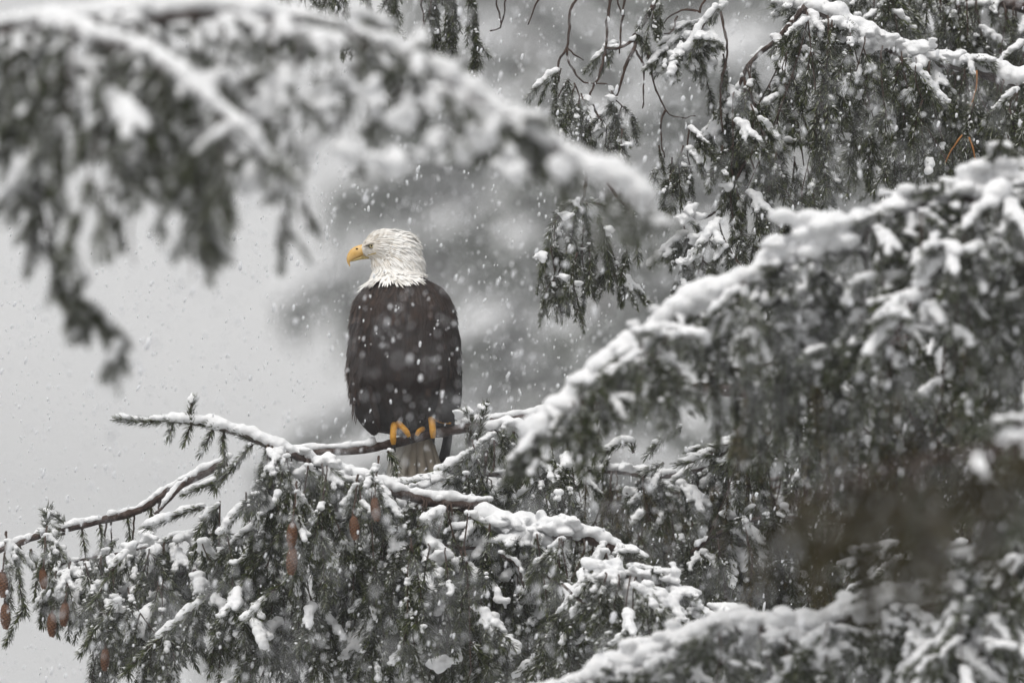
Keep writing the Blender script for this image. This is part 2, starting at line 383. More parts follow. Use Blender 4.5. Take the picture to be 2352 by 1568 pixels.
# --- the blurred bough that hangs in from the upper left, nearer than the eagle
dA = 27.9
b = Bough('big out-of-focus snowy spruce bough arching across the upper left foreground', 11)
A1 = [(-190, 95, dA), (0, 70, dA), (180, 52, dA), (340, 40, dA), (520, 32, dA), (700, 58, dA), (850, 98, dA), (960, 148, dA), (1060, 206, dA), (1150, 266, dA), (1250, 322, dA), (1350, 388, dA), (1430, 428, dA), (1490, 462, dA)]
C = b.branch(A1, .018, .004, .025, .95); b.fringe(C, 24, 'HD', (.3, .45, .25), (.55, .95), .02)
for x, y in ((200, 190), (180, 330), (320, 240), (380, 300), (470, 170), (150, 130), (640, 160), (610, 240), (740, 230), (790, 330), (700, 330), (560, 400), (660, 420), (860, 200), (930, 260), (1000, 300), (900, 360), (1060, 330), (1170, 370), (1120, 300), (420, 400), (300, 430), (1290, 380)): b.lump(x, y + 12, dA - .25, .024 + .012 * b.rng.random(), .03, 5)
A2 = [(120, 62, dA - .1), (330, 122, dA - .3), (440, 200, dA - .4), (560, 300, dA - .45), (600, 345, dA - .45)]
C = b.branch(A2, .009, .004, .019, .95, 'side_branch'); b.fringe(C, 16, 'HD', (.4, .4, .2), (.55, .85))
A3 = [(-20, 90, dA + .1), (50, 260, dA + .2), (85, 430, dA + .3), (130, 590, dA + .3), (190, 690, dA + .3), (250, 770, dA + .3), (282, 822, dA + .3)]
C = b.branch(A3, .008, .003, .008, .4, 'side_branch'); b.fringe(C, 58, 'DDV', (.5, .4, .1), (.5, .9))
lowA = [(-100, 330), (40, 400), (130, 470), (250, 590), (330, 560), (450, 640), (520, 470), (600, 430), (700, 560), (740, 560), (790, 440), (900, 410), (1060, 390), (1150, 390), (1250, 400), (1310, 425), (1480, 470)]
b.drape(A1[1:], lowA, 46, .35, (.45, 1.0), lv=(.30, .42, .28), step=76, kinds='VDDH', sc=(.45, .75))
b.drape(A2, lowA, 9, .2, (.5, .95), lv=(.45, .4, .15), step=62)
for x in (650, 680, 700): b.cord(x, 400, 130, dA + .2, 'VD', (.7, .3, 0), 60, 12, sc=(.5, .7))
for x, y in ((430, 500), (460, 520), (300, 470), (235, 430)): b.cord(x, y, 140, dA + .1, 'VD', (.5, .4, .1), 50, 10)

# --- the right-hand foreground bough with a thick snow ridge
dB = 32.0
b = Bough('thick snow-ridged spruce bough sloping down from the right edge beside the eagle', 12)
B1 = [(2480, 358, dB), (2352, 405, dB), (2260, 440, dB), (2180, 460, dB), (2050, 492, dB), (1930, 545, dB), (1850, 580, dB), (1750, 625, dB), (1640, 683, dB), (1540, 735, dB), (1480, 785, dB), (1400, 845, dB), (1330, 905, dB), (1280, 955, dB), (1240, 1005, dB)]
C = b.branch(B1, .020, .004, .030, 1.0); b.fringe(C, 34, 'HDD', (.4, .48, .12), (.6, 1.0), .025)
b.lump(1900, 540, dB - .05, .070, .048, 20); b.lump(2270, 405, dB, .06, .04, 9); b.lump(2060, 470, dB, .055, .03, 8)
b.lump(1830, 575, dB, .06, .035, 8); b.lump(2190, 440, dB, .05, .03, 8)
B2 = [(2300, 440, dB - .2), (2215, 540, dB - .3), (2150, 615, dB - .35), (2090, 700, dB - .35), (2050, 790, dB - .35)]
C = b.branch(B2, .010, .004, .022, .7, 'side_branch'); b.fringe(C, 34, 'HD', (.3, .4, .3), (.6, 1.0), .02)
lowB = [(1200, 1080), (1250, 1060), (1350, 960), (1450, 930), (1600, 960), (1800, 990), (2000, 1000), (2200, 1050), (2400, 1100)]
b.drape(B1[:-1], lowB, 46, .35, (.35, 1.0), lv=(.58, .35, .07), step=60, kinds='VDDH')
b.drape(B2, lowB, 8, .2, (.4, .9), lv=(.4, .4, .2), step=56)

b = Bough('shadowy needled sprays hanging under the thick right bough, across the perch branch', 33)
Z1 = [(2500, 660, 33.2), (2350, 700, 33.2), (2150, 760, 33.2), (1950, 800, 33.2), (1800, 830, 33.2), (1680, 850, 33.2)]
b.branch(Z1, .010, .004, .008, .3)
b.drape(Z1, [(1650, 990), (1800, 1040), (2100, 1120), (2500, 1200)], 46, .5, (.55, 1), lv=(.45, .12, 0, .43), step=80, kinds='DVC', sc=(.8, 1.2))

# --- lower right foreground bough
dC = 32.6
b = Bough('snow-capped spruce bough rising along the bottom right foreground', 13)
C1 = [(2300, 1400, dC), (2180, 1392, dC), (2090, 1392, dC), (2060, 1385, dC), (1960, 1408, dC), (1850, 1448, dC), (1700, 1438, dC), (1560, 1478, dC), (1450, 1528, dC), (1330, 1570, dC), (1220, 1610, dC)]
C = b.branch(C1, .016, .006, .027, 1.0); b.fringe(C, 38, 'HHD', (.15, .45, .40), (.55, .95), .022)
for x, y in ((2055, 1375), (1960, 1400), (1830, 1430), (1700, 1430), (1560, 1470), (1430, 1520), (1480, 1495)): b.lump(x, y, dC, .045, .03, 7)
b.drape(C1, [(1200, 1720), (2400, 1720)], 30, .3, (.3, .9), lv=(.3, .35, .35), step=52, kinds='HDDV')
b = Bough('snow-tufted spruce bough in the bottom right corner of the frame', 14)
dC2 = 32.0
C2 = [(2480, 1130, dC2), (2380, 1210, dC2), (2310, 1290, dC2), (2240, 1370, dC2), (2180, 1440, dC2), (2120, 1520, dC2), (2080, 1590, dC2)]
C = b.branch(C2, .016, .006, .020, .8); b.fringe(C, 62, 'HD', (.1, .5, .4), (.55, .95), .03)
for x, y in ((2190, 1425), (2265, 1470), (2330, 1340), (2240, 1540), (2310, 1520)): b.lump(x, y, dC2, .036, .026, 6)
b.drape(C2, [(2000, 1720), (2500, 1720)], 30, .35, (.2, .9), lv=(.40, .42, .18), step=50, kinds='HDDD')

# --- the perch
b = Bough('bare reddish-brown perch branch under the eagle, snow along its top', 15)
D1 = [(2300, 985, 36.9), (2140, 955, 36.6), (2000, 930, 36.4), (1820, 903, 36.25), (1640, 893, 36.2), (1560, 897, 36.2), (1420, 918, 36.15), (1290, 948, 36.12), (1180, 962, FOCUS), (1050, 985, FOCUS), (960, 1003, FOCUS), (880, 1022, FOCUS), (800, 1034, FOCUS), (700, 1040, FOCUS), (640, 1040, FOCUS)]
C = b.branch(D1, .024, .010, 0, 0, wig=.003, k=12)
CP = C
pxs = np.array([PIX(p)[0] for p in C])
for lo, hi, th in ((1075, 1300, .015), (1370, 1450, .013), (1530, 1640, .014), (1640, 1790, .009), (1790, 1870, .012), (1900, 2200, .009), (640, 850, .0125)):
    m = (pxs > lo) & (pxs < hi); R_ = np.full(m.sum(), .014); b.ridge(C[m], R_, th, 1.0)
# --- shoots that stand up and hang beside the perch
b2 = Bough('needled shoots beside the perch branch, right of the eagle tail', 16)
dS = 35.85
b2.branch([(1130, 965, 36.05), (1120, 1030, dS), (1105, 1110, dS), (1060, 1180, dS)], .006, .004, 0)
b2.shoot([(1075, 1040, dS), (1080, 1000, dS), (1085, 965, dS), (1070, 945, dS)], snow=.010, cover=.5)
b2.shoot([(1095, 1010, dS), (1105, 975, dS), (1113, 935, dS)], snow=.010, cover=.5)
b2.lump(1113, 936, dS, .016, .014, 4); b2.lump(1060, 948, dS, .020, .012, 4)
C = b2.branch([(1120, 985, dS), (1160, 975, dS), (1200, 985, dS), (1225, 1000, dS)], .004, .003, .015, 1.0, 'side_branch')
b2.fringe(C, 45, 'DV', (.3, .5, .2), (.6, .9))
b2.shoot([(1180, 990, dS), (1175, 1040, dS), (1170, 1080, dS)], snow=0); b2.shoot([(1090, 1040, dS), (1040, 1068, dS), (1000, 1085, dS)], snow=.013)
b2.shoot([(1085, 1062, dS), (1060, 1085, dS), (1030, 1105, dS)], snow=.012); b2.shoot([(890, 1035, dS), (905, 1060, dS), (910, 1095, dS)], snow=.008, cover=.5)
for x in (1090, 1130, 1180, 1230, 1270, 1310): b2.cord(x, 1010, 130, dS + b2.rng.uniform(-.1, .3), 'VD', (.3, .4, .3), 44)
b2.branch([(1030, 1080, dS), (1150, 1090, dS + .1), (1320, 1080, dS + .3)], .006, .004, .010, .8, 'side_branch')
b2.drape([(1040, 1075, dS), (1150, 1090, dS + .1), (1300, 1080, dS + .3)], [(1000, 1230), (1340, 1230)], 12, .2, (.5, 1), lv=(.3, .4, .3), step=46)

for x, y in ((905, 1112), (940, 1116), (975, 1106), (1005, 1096)): b2.lump(x, y, dS - .03, .022, .014, 4)
b2.shoot([(1010, 1100, dS), (960, 1108, dS), (905, 1112, dS)], snow=.012)
# --- the lower-left bough with the cones
dE = 35.75
b = Bough('sharp snowy spruce bough with hanging brown cones below the eagle', 17)
E1 = [(1120, 1160, dE), (1080, 1160, dE), (1000, 1152, dE), (900, 1125, dE), (830, 1098, dE), (760, 1072, dE), (660, 1038, dE), (600, 1015, dE), (530, 988, dE), (450, 970, dE), (390, 966, dE)]
C = b.branch(E1, .016, .006, .017, 1.0); b.fringe(C[len(C) // 5:int(len(C) * .70)], 44, 'HDDV', (.1, .5, .4), (.55, .9), .012)
b.shoot([(660, 1040, dE), (600, 1016, dE), (530, 989, dE), (455, 970, dE), (390, 965, dE), (330, 968, dE), (272, 962, dE)], .0045, .019, .014, 1.0, .3, 2300)
b.lump(1080, 1142, dE, .018, .014, 4)
b.shoot([(440, 972, dE - .01), (437, 945, dE - .01), (443, 918, dE - .01)], .004, .016, 0); b.lump(442, 915, dE - .01, .014, .012, 5)
b.shoot([(398, 968, dE), (394, 985, dE), (388, 1005, dE)], .0035, .015, .011, 1.0)
b.shoot([(440, 975, dE), (432, 995, dE), (425, 1015, dE)], .0035, .016, 0)
b.shoot([(490, 985, dE), (478, 1010, dE), (462, 1040, dE)], .0035, .016, 0)
b.shoot([(515, 990, dE), (512, 1020, dE), (515, 1055, dE), (505, 1085, dE)], .0035, .016, .014, 1.0)
b.shoot([(515, 1060, dE), (500, 1090, dE), (495, 1130, dE)], .0035, .017, 0)
b.shoot([(580, 1020, dE), (555, 1050, dE), (525, 1085, dE), (490, 1120, dE)], .0045, .016, .010, .6)
b.shoot([(500, 1105, dE), (460, 1120, dE), (425, 1135, dE)], .0035, .018, .013, 1.0)
b.shoot([(470, 1165, dE), (430, 1175, dE), (390, 1190, dE), (335, 1212, dE)], .0035, .017, .014, 1.0)
b.shoot([(560, 1160, dE), (535, 1190, dE), (510, 1225, dE)], .0035, .016, .016, 1.0)
b.shoot([(690, 1318, dE - .2), (640, 1345, dE - .2), (595, 1392, dE - .2), (560, 1425, dE - .2)], .0045, .022, .0115, .95, .5)
b.shoot([(680, 1180, dE - .05), (630, 1240, dE - .05), (585, 1300, dE - .05), (560, 1335, dE - .05)], .005, .015, .008, .35)
b.shoot([(480, 1365, dE), (420, 1420, dE), (350, 1480, dE), (285, 1545, dE)], .0045, .022, .012, .95, .5)
b.shoot([(290, 1270, dE), (250, 1320, dE), (225, 1370, dE), (200, 1400, dE)], .004, .021, .012, .95, .5)
b.shoot([(270, 1380, dE), (230, 1430, dE), (185, 1500, dE)], .004, .021, .012, .95, .5)
b.lump(620, 1150, dE - .05, .030, .032, 7); b.lump(700, 1080, dE, .03, .02, 6); b.lump(740, 1060, dE, .035, .02, 6); b.lump(790, 1090, dE, .03, .025, 6); b.lump(845, 1245, dE - .05, .02, .025, 5)
b.shoot([(760, 1075, dE - .05), (790, 1110, dE - .05), (830, 1150, dE - .05), (860, 1195, dE - .05)], .004, .016, .018, 1.0)
b.branch([(1010, 1150, dE), (960, 1160, dE), (905, 1190, dE), (880, 1215, dE)], .006, .003, .010, .9, 'side_branch')
b.bare([(1060, 1160, dE), (1020, 1220, dE), (990, 1260, dE)], .004); b.bare([(1065, 1160, dE), (1060, 1200, dE), (1090, 1230, dE), (1160, 1290, dE)], .0045); b.bare([(1080, 1235, dE), (1070, 1280, dE)], .004); b.bare([(1100, 1165, dE), (1085, 1200, dE)], .003)
lowE = [(180, 1600), (330, 1620), (430, 1470), (540, 1480), (600, 1640), (680, 1560), (790, 1560), (850, 1650), (1100, 1700)]
b.drape(E1[1:8], lowE, 34, .3, (.4, .95), lv=(.36, .38, .26), step=64, kinds='VVDC')
for x, y, l in ((640, 1090, 320), (560, 1130, 300), (610, 1200, 330), (660, 1330, 250), (520, 1230, 190), (730, 1170, 330), (760, 1110, 380), (800, 1230, 340), (850, 1300, 300), (500, 1150, 250), (590, 1380, 190), (640, 1420, 180)):
    b.cord(x, y, l, dE + b.rng.uniform(-.05, .35), 'VVDC', (.45, .35, .2), 58)
for x, y, ln, t in ((672, 1226, .060, .05), (672, 1285, .064, -.06), (812, 1210, .056, .15), (860, 1167, .056, .1)): b.cone(x, y, dE - .35, ln, t)

# --- far-left branch
dF = 36.2
b = Bough('thin snow-topped spruce branch reaching to the far left edge with cones', 18)
F1 = [(520, 1060, dF), (480, 1082, dF), (400, 1122, dF), (320, 1172, dF), (240, 1192, dF), (160, 1213, dF), (100, 1225, dF), (50, 1245, dF), (0, 1262, dF), (-70, 1310, dF), (-120, 1380, dF)]
C = b.branch(F1, .012, .006, .0105, 1.0)
C = b.branch([(430, 1110, dF - .1), (400, 1135, dF - .1), (355, 1180, dF - .1)], .006, .004, .009, .9, 'side_branch')
b.shoot([(120, 1222, dF), (105, 1200, dF), (112, 1170, dF)], snow=.007, cover=.4); b.shoot([(150, 1210, dF), (135, 1190, dF), (105, 1178, dF)], snow=.008, cover=.6)
b.shoot([(150, 1215, dF), (125, 1220, dF), (95, 1222, dF)], snow=.012); b.shoot([(150, 1225, dF), (120, 1232, dF), (100, 1240, dF)], snow=.012)
b.shoot([(45, 1250, dF), (42, 1300, dF), (50, 1370, dF), (60, 1410, dF)], .004, .018, 0); b.shoot([(100, 1235, dF), (110, 1270, dF), (118, 1300, dF)], .0035, .017, 0)
b.shoot([(60, 1390, dF), (35, 1430, dF), (15, 1475, dF)], .0035, .018, .005, .3); b.shoot([(70, 1260, dF), (85, 1310, dF), (80, 1370, dF)], .0035, .017, 0)
for x, y, l in ((188, 1212, 70), (292, 1182, 62), (345, 1160, 85), (228, 1200, 60)): b.shoot([(x, y, dF), (x + 5, y + l * .5, dF), (x + b.rng.uniform(-4, 16), y + l, dF)], .003, .019, 0, 0, .3, 1100)
for x, y, l in ((245, 1195, 85), (256, 1195, 48), (308, 1178, 95), (370, 1145, 40)):
    b.bare([(x, y, dF), (x + b.rng.uniform(-6, 6), y + l * .5, dF), (x + b.rng.uniform(-14, 14), y + l, dF)], .0032)
lowF = [(-100, 1440), (0, 1380), (70, 1330), (110, 1330), (180, 1440), (230, 1560), (340, 1640), (480, 1500), (540, 1500)]
F2 = [(500, 1225, dF), (400, 1240, dF), (320, 1262, dF), (240, 1276, dF), (170, 1290, dF), (120, 1304, dF)]
C = b.branch(F2, .004, .0025, .008, .4, 'side_branch'); b.fringe(C, 40, 'HDD', (.2, .5, .3), (.6, .9), .02)
b.drape(F2, lowF, 20, .3, (.35, 1), lv=(.35, .40, .25), step=54, kinds='VVD')
F3 = [(500, 1290, dF), (380, 1325, dF), (290, 1350, dF), (210, 1395, dF)]
C = b.branch(F3, .006, .003, .010, .7, 'side_branch'); b.fringe(C, 20, 'HD', (.2, .5, .3), (.6, .9))
b.drape(F3, lowF, 14, .3, (.35, 1), lv=(.30, .40, .30), step=52, kinds='VDD')
for x, y in ((260, 1285), (230, 1340), (300, 1260), (270, 1390), (205, 1400), (340, 1230)): b.lump(x, y, dF - .2, .022, .018, 5)
for x, y, ln, t in ((97, 1327, .048, -.15), (5, 1340, .060, .05), (12, 1412, .060, .12), (119, 1432, .056, .0), (150, 1408, .056, .12), (242, 1512, .052, .05)): b.cone(x, y, dF - .35, ln, t)

# --- middle snow-laden limbs
dG = 35.6
b = Bough('heavily snow-piled spruce limb low in the centre right of the cones', 19)
G1 = [(1420, 1260, dG), (1325, 1232, dG), (1250, 1222, dG), (1160, 1215, dG), (1110, 1190, dG)]
C = b.branch(G1, .014, .008, .022, 1.0); b.fringe(C, 34, 'HD', (0, .4, .6), (.6, .95), .012)
for x, y in ((1240, 1205), (1280, 1208), (1200, 1225), (1180, 1205), (1310, 1205), (1150, 1195), (1225, 1235)): b.lump(x, y, dG - .04, .036, .022, 7)
b.branch([(1230, 1300, dG - .1), (1300, 1360, dG - .1), (1360, 1420, dG - .1), (1400, 1450, dG - .1)], .006, .004, .008, .9, 'side_branch')
b.branch([(1150, 1270, dG - .1), (1190, 1300, dG - .1), (1205, 1350, dG - .1)], .005, .003, .008, .9, 'side_branch')
b.drape(G1, [(1000, 1640), (1450, 1640)], 26, .4, (.4, 1), lv=(.36, .38, .26), step=60, kinds='VVDDC')
b.branch([(860, 1210, dG), (960, 1238, dG), (1040, 1258, dG), (1140, 1258, dG)], .006, .004, .012, .8, 'side_branch')
b.drape([(880, 1215, dG), (960, 1240, dG), (1040, 1260, dG), (1120, 1260, dG)], [(800, 1600), (1200, 1640)], 16, .3, (.4, 1), lv=(.36, .38, .26), step=60, kinds='VVD')
b.lump(985, 1345, dG - .15, .04, .038, 10); b.lump(960, 1420, dG - .15, .028, .03, 7); b.lump(1010, 1525, dG - .15, .03, .02, 6); b.lump(1020, 1275, dG - .1, .03, .018, 6); b.lump(1000, 1380, dG - .15, .03, .025, 6); b.lump(1150, 1370, dG - .15, .02, .025, 5)
b = Bough('snow-draped spruce limb between the snow-piled limb and the bottom right bough', 20)
dH = 35.0
H1 = [(1660, 1440, dH), (1600, 1400, dH), (1540, 1345, dH), (1450, 1322, dH), (1400, 1315, dH), (1345, 1300, dH)]
C = b.branch(H1, .012, .005, .020, 1.0); b.fringe(C, 50, 'HD', (0, .4, .6), (.6, .9), .02)
for x, y in ((1540, 1320), (1580, 1360), (1470, 1312), (1440, 1350), (1450, 1440), (1520, 1440), (1410, 1300)): b.lump(x, y, dH, .030, .022, 6)
b.branch([(1455, 1320, dH), (1450, 1370, dH), (1455, 1430, dH), (1480, 1460, dH)], .006, .004, .018, 1.0, 'side_branch')
b.branch([(1290, 1340, dH), (1350, 1395, dH), (1420, 1450, dH)], .004, .003, .006, .8, 'side_branch')
b.drape(H1, [(1300, 1660), (1700, 1660)], 18, .35, (.3, .9), lv=(.3, .4, .3), step=50, kinds='VDD')

# --- mid-right foliage behind
dI = 37.2
b = Bough('dark spruce bough behind the perch branch in the shade at the right', 21)
I1 = [(2450, 1060, dI), (2200, 1010, dI), (2050, 1000, dI), (1900, 975, dI), (1782, 990, dI), (1674, 1028, dI), (1591, 1080, dI), (1495, 1090, dI), (1420, 1082, dI), (1317, 1078, dI)]
C = b.branch(I1, .014, .006, .014, .75); b.fringe(C, 44, 'HDDV', (.55, .38, .07), (.6, 1.0), .02)
b.drape(I1, [(1300, 1330), (1500, 1420), (1800, 1500), (2450, 1500)], 46, .5, (.5, 1), lv=(.45, .22, .03, .30), step=84, kinds='VVCC')
for q, sn in (([(1387, 918), (1378, 950), (1365, 979)], .008), ([(1371, 985), (1340, 984), (1311, 990)], .012), ([(1376, 985), (1371, 1020), (1365, 1060)], 0), ([(1565, 979), (1530, 1000), (1505, 1025), (1486, 1046)], .013),
              ([(1455, 1040), (1444, 1014), (1406, 1028), (1381, 1052)], .012), ([(1525, 1062), (1505, 1075), (1480, 1085)], .009), ([(1640, 1040), (1600, 1058), (1560, 1066)], .012), ([(1720, 1010), (1690, 1040), (1650, 1075)], .010), ([(1800, 985), (1770, 1010), (1745, 1045)], .010), ([(1930, 975), (1890, 1000), (1850, 1035)], .011), ([(1345, 1075), (1330, 1110), (1300, 1140)], .010)):
    b.shoot([(*a, dI - .4) for a in q], .004, .021, sn, .9, .45)
for x, y in ((1470, 1074), (1440, 1072), (1610, 1062), (1330, 1070)): b.lump(x, y, dI - .1, .026, .013, 4)
b = Bough('dim needled spruce bough hanging in the dark gap at the lower right', 22)
J1 = [(2480, 1050, 34.6), (2330, 1060, 34.6), (2240, 1140, 34.6), (2150, 1215, 34.6), (2060, 1275, 34.6), (2000, 1320, 34.6)]
C = b.branch(J1, .012, .005, .009, .6); b.fringe(C, 40, 'HD', (.6, .4, 0), (.6, 1.0), .02)
b.drape(J1, [(1950, 1500), (2450, 1520)], 20, .4, (.4, 1), lv=(.4, .2, 0, .4), step=70, kinds='VVD')
C = b.branch([(1560, 1290, 36.9), (1640, 1230, 36.8), (1750, 1190, 36.8), (2000, 1200, 36.8), (2380, 1220, 37)], .006, .004, .010, .5, 'side_branch'); b.fringe(C, 60, 'HDDV', (.3, .35, .1, .25), (.6, 1.0), .03)
b.drape([(1600, 1260, 36.8), (1750, 1180, 36.8), (2000, 1200, 36.8), (2350, 1220, 37)], [(1500, 1480), (2400, 1550)], 34, .5, (.5, 1), lv=(.4, .15, 0, .45), step=84, kinds='VVCC')
b = Bough('blurred spruce bough tip with one snow patch at the right edge below the thick bough', 23)
K1 = [(2520, 880, 30), (2400, 930, 30), (2330, 985, 30), (2280, 1040, 30), (2240, 1100, 30)]
C = b.branch(K1, .012, .005, .010, .5); b.fringe(C, 22, 'HD', (.5, .4, .1), (.6, 1.0), .02); b.lump(2310, 985, 30, .045, .028, 7)
b.drape(K1, [(2200, 1250), (2500, 1300)], 5, .3, (.4, 1), lv=(.85, .15, 0), step=64, kinds='VVD')

b = Bough('very blurred olive-brown spruce sprays close to the camera over the lower right', 31)
dX = 24.5
X1 = [(2520, 1010, dX), (2350, 1020, dX), (2150, 1050, dX), (1980, 1090, dX), (1780, 1160, dX)]
b.branch(X1, .007, .003, 0)
b.drape(X1, [(1750, 1330), (2000, 1380), (2450, 1380)], 30, .9, (.3, 1), lv=(.1, 0, 0, .9), step=95, kinds='DDV', sc=(.5, .85))

b = Bough('shaded dense spruce sprays behind everything else at the lower right', 32)
Y1 = [(2500, 1060, 38.2), (2200, 1070, 38.2), (1900, 1080, 38.2), (1650, 1120, 38.2), (1420, 1140, 38.2)]
b.branch(Y1, .010, .005, .01, .4)
b.drape(Y1, [(1380, 1400), (1600, 1480), (2500, 1560)], 58, .4, (.6, 1), lv=(.55, .10, 0, .35), step=96, kinds='DCC', sc=(1.05, 1.5))

# --- upper right in-focus boughs
dU = 36.6
b = Bough('snow-topped spruce bough with drooping needled twigs across the upper right', 24)
U1 = [(2420, 215, dU), (2300, 182, dU), (2260, 172, dU), (2190, 150, dU), (2110, 132, dU), (2030, 105, dU), (1970, 75, dU), (1900, 35, dU), (1840, 22, dU)]
C = b.branch(U1, .016, .010, .022, .95); b.fringe(C, 26, 'HD', (.1, .5, .4), (.6, 1.0), .015)
for x, y in ((2000, 80), (2030, 95), (2120, 112), (2180, 135), (1985, 100)): b.lump(x, y, dU - .05, .034, .020, 6)
U2 = [(1850, 15, dU - .1), (1781, 92, dU - .1), (1750, 116, dU - .1), (1717, 152, dU - .1), (1689, 205, dU - .1), (1660, 236, dU - .1)]
C = b.branch(U2, .008, .004, .007, .85, 'side_branch'); b.fringe(C, 20, 'DV', (.4, .4, .2), (.6, .9))
lowU = [(1600, 520), (1700, 560), (1800, 600), (1950, 520), (2100, 480), (2400, 440)]
b.drape(U1, lowU, 36, .45, (.4, 1), lv=(.48, .36, .16), step=62, kinds='VVDC')
b.drape(U2, [(1500, 400), (1640, 420), (1680, 560), (1880, 330)], 10, .3, (.35, 1), lv=(.5, .4, .1), step=54, kinds='VVD', bare=.3)
b.shoot([(1990, 322, dU), (1900, 326, dU), (1820, 330, dU), (1740, 328, dU)], .005, .018, .014, 1.0, .3, 1900)
b.shoot([(1940, 190, dU), (1900, 225, dU), (1860, 255, dU), (1830, 265, dU)], .004, .016, .014, 1.0)
for q in ([(2245, 165), (2240, 215), (2228, 245)], [(2210, 310), (2185, 345), (2170, 372)], [(2225, 315), (2250, 380), (2280, 420)]):
    b.bare([(*a, dU - .3) for a in q], .0023, True)
b = Bough('dense dark spruce bough filling the upper right corner', 25)
dU3 = 37.5
U3 = [(2500, 60, dU3), (2350, 20, dU3), (2200, -20, dU3), (2000, -50, dU3), (1800, -70, dU3)]
C = b.branch(U3, .016, .008, .014, .7); b.fringe(C, 20, 'HD', (.2, .5, .3), (.7, 1.0))
b.drape(U3[:-1], [(1900, 330), (2000, 420), (2450, 470)], 40, .5, (.5, 1), lv=(.66, .28, .06), step=56, kinds='VVDC')
b.branch([(1980, 235, 37.6), (2200, 240, 37.6), (2440, 260, 37.6)], .008, .005, .012, .6, 'side_branch')
b.drape([(2000, 230, 37.6), (2200, 240, 37.6), (2420, 260, 37.6)], [(1900, 480), (2450, 480)], 18, .3, (.5, 1), lv=(.7, .25, .05), step=56, kinds='VVD')
b = Bough('loose spruce bough with bare drooping twigs above and right of the eagle', 26)
dT = 36.3
T1 = [(1900, -90, dT), (1700, -60, dT), (1560, -40, dT), (1400, -50, dT), (1250, -60, dT)]
C = b.branch(T1, .012, .005, .01, .8)
Z = lambda zx, zy: (1211.6 + zx * .477, zy * .477, dT)
for q, r in (([(60, -60), (50, 0), (0, 120)], .0026), ([(245, -80), (235, 0), (205, 60), (190, 230), (150, 300), (150, 400)], .004), ([(190, 230), (270, 295)], .003), ([(190, 230), (195, 290), (250, 380), (300, 400), (380, 405)], .0034),
             ([(395, -80), (400, 0), (380, 130), (378, 230), (340, 380), (300, 470), (360, 580)], .0042), ([(420, -60), (430, 0), (465, 85)], .0028), ([(700, -80), (620, 0), (560, 110), (500, 190), (440, 235)], .0045),
             ([(520, 200), (500, 260), (470, 330), (430, 460)], .0048), ([(520, 240), (555, 310), (560, 400), (558, 520)], .0028), ([(555, 200), (590, 290), (610, 410), (665, 530), (735, 565), (810, 560)], .003),
             ([(665, 530), (640, 600), (645, 690), (660, 760)], .0028), ([(830, 60), (770, 45), (690, 75), (660, 110)], .0032), ([(720, 80), (700, 145), (655, 165)], .0026), ([(890, -60), (840, 20), (830, 60)], .004)):
    b.bare([Z(*a) for a in q], r)
C = b.branch([Z(640, -20), Z(570, 100), Z(500, 200), Z(430, 235), Z(370, 230)], .005, .003, .008, .9, 'side_branch')
b.fringe(C, 34, 'DV', (.5, .4, .1), (.5, .8))
for zx, zy, l in ((150, 330, 70), (190, 380, 60), (230, 400, 60), (250, 450, 50), (390, 470, 90), (420, 520, 100), (450, 620, 90), (400, 420, 60), (640, 700, 70), (690, 760, 50), (770, 620, 90), (740, 700, 80), (1000, 560, 120), (1080, 500, 120), (950, 260, 90), (880, 200, 70)):
    x, y, _ = Z(zx, zy); b.cord(x, y, l, dT + b.rng.uniform(-.1, .2), 'VVD', (.4, .45, .15), 36, sc=(.55, .85))
for zx, zy in ((260, 545), (475, 690), (700, 265), (710, 310), (760, 230), (405, 470), (280, 480)): b.lump(*Z(zx, zy), .018, .012, 4)
C = b.branch([Z(900, 40), Z(830, 150), Z(770, 240), Z(690, 290), Z(660, 350)], .005, .003, .010, .9, 'side_branch'); b.fringe(C, 60, 'HDD', (.2, .5, .3), (.55, .9), .012)
for q in ([(470, -30), (455, 110), (440, 260)], [(930, 60), (960, 250), (930, 440), (940, 640)], [(1045, 370), (1050, 520), (1060, 700), (1100, 840)], [(940, 700), (930, 800), (950, 870)], [(1040, 380), (1090, 500), (1080, 640)], [(1150, 560), (1190, 700), (1230, 880), (1290, 1000)], [(1240, 400), (1300, 600), (1330, 800)], [(1290, 480), (1380, 720), (1420, 900)], [(1400, 420), (1440, 640), (1400, 820)]):
    b.bare([Z(*a) for a in q], .0034)
b = Bough('snow-tufted spruce sprays hanging between the hanging sprig and the thick right bough', 27)
b.branch([(1760, 300, dT), (1700, 400, dT), (1660, 470, dT), (1620, 500, dT), (1560, 500, dT)], .005, .003, .006, .7)
for x, y, l in ((1560, 490, 70), (1590, 540, 100), (1620, 590, 90), (1650, 500, 160), (1680, 420, 220), (1720, 400, 250), (1750, 440, 200), (1600, 620, 70), (1570, 640, 70), (1640, 640, 60), (1780, 350, 260), (1820, 360, 240), (1860, 380, 180), (1700, 520, 160)):
    b.cord(x, y, l, dT + b.rng.uniform(-.15, .25), 'VVD', (.4, .4, .2), 44, sc=(.6, .95))
for x, y in ((1590, 478), (1565, 505), (1600, 545), (1640, 550), (1590, 585), (1570, 600), (1670, 430), (1610, 495)): b.lump(x, y, dT - .1, .022, .015, 5)
b = Bough('small hanging spruce sprig alone in the gap right of the eagle head', 28, cat='sprig')
dP = 36.0
b.bare([(1350, 380, dP), (1345, 425, dP), (1338, 462, dP)], .005); b.bare([(1395, 420, dP), (1420, 455, dP), (1445, 480, dP), (1458, 510, dP), (1462, 570, dP)], .0035)
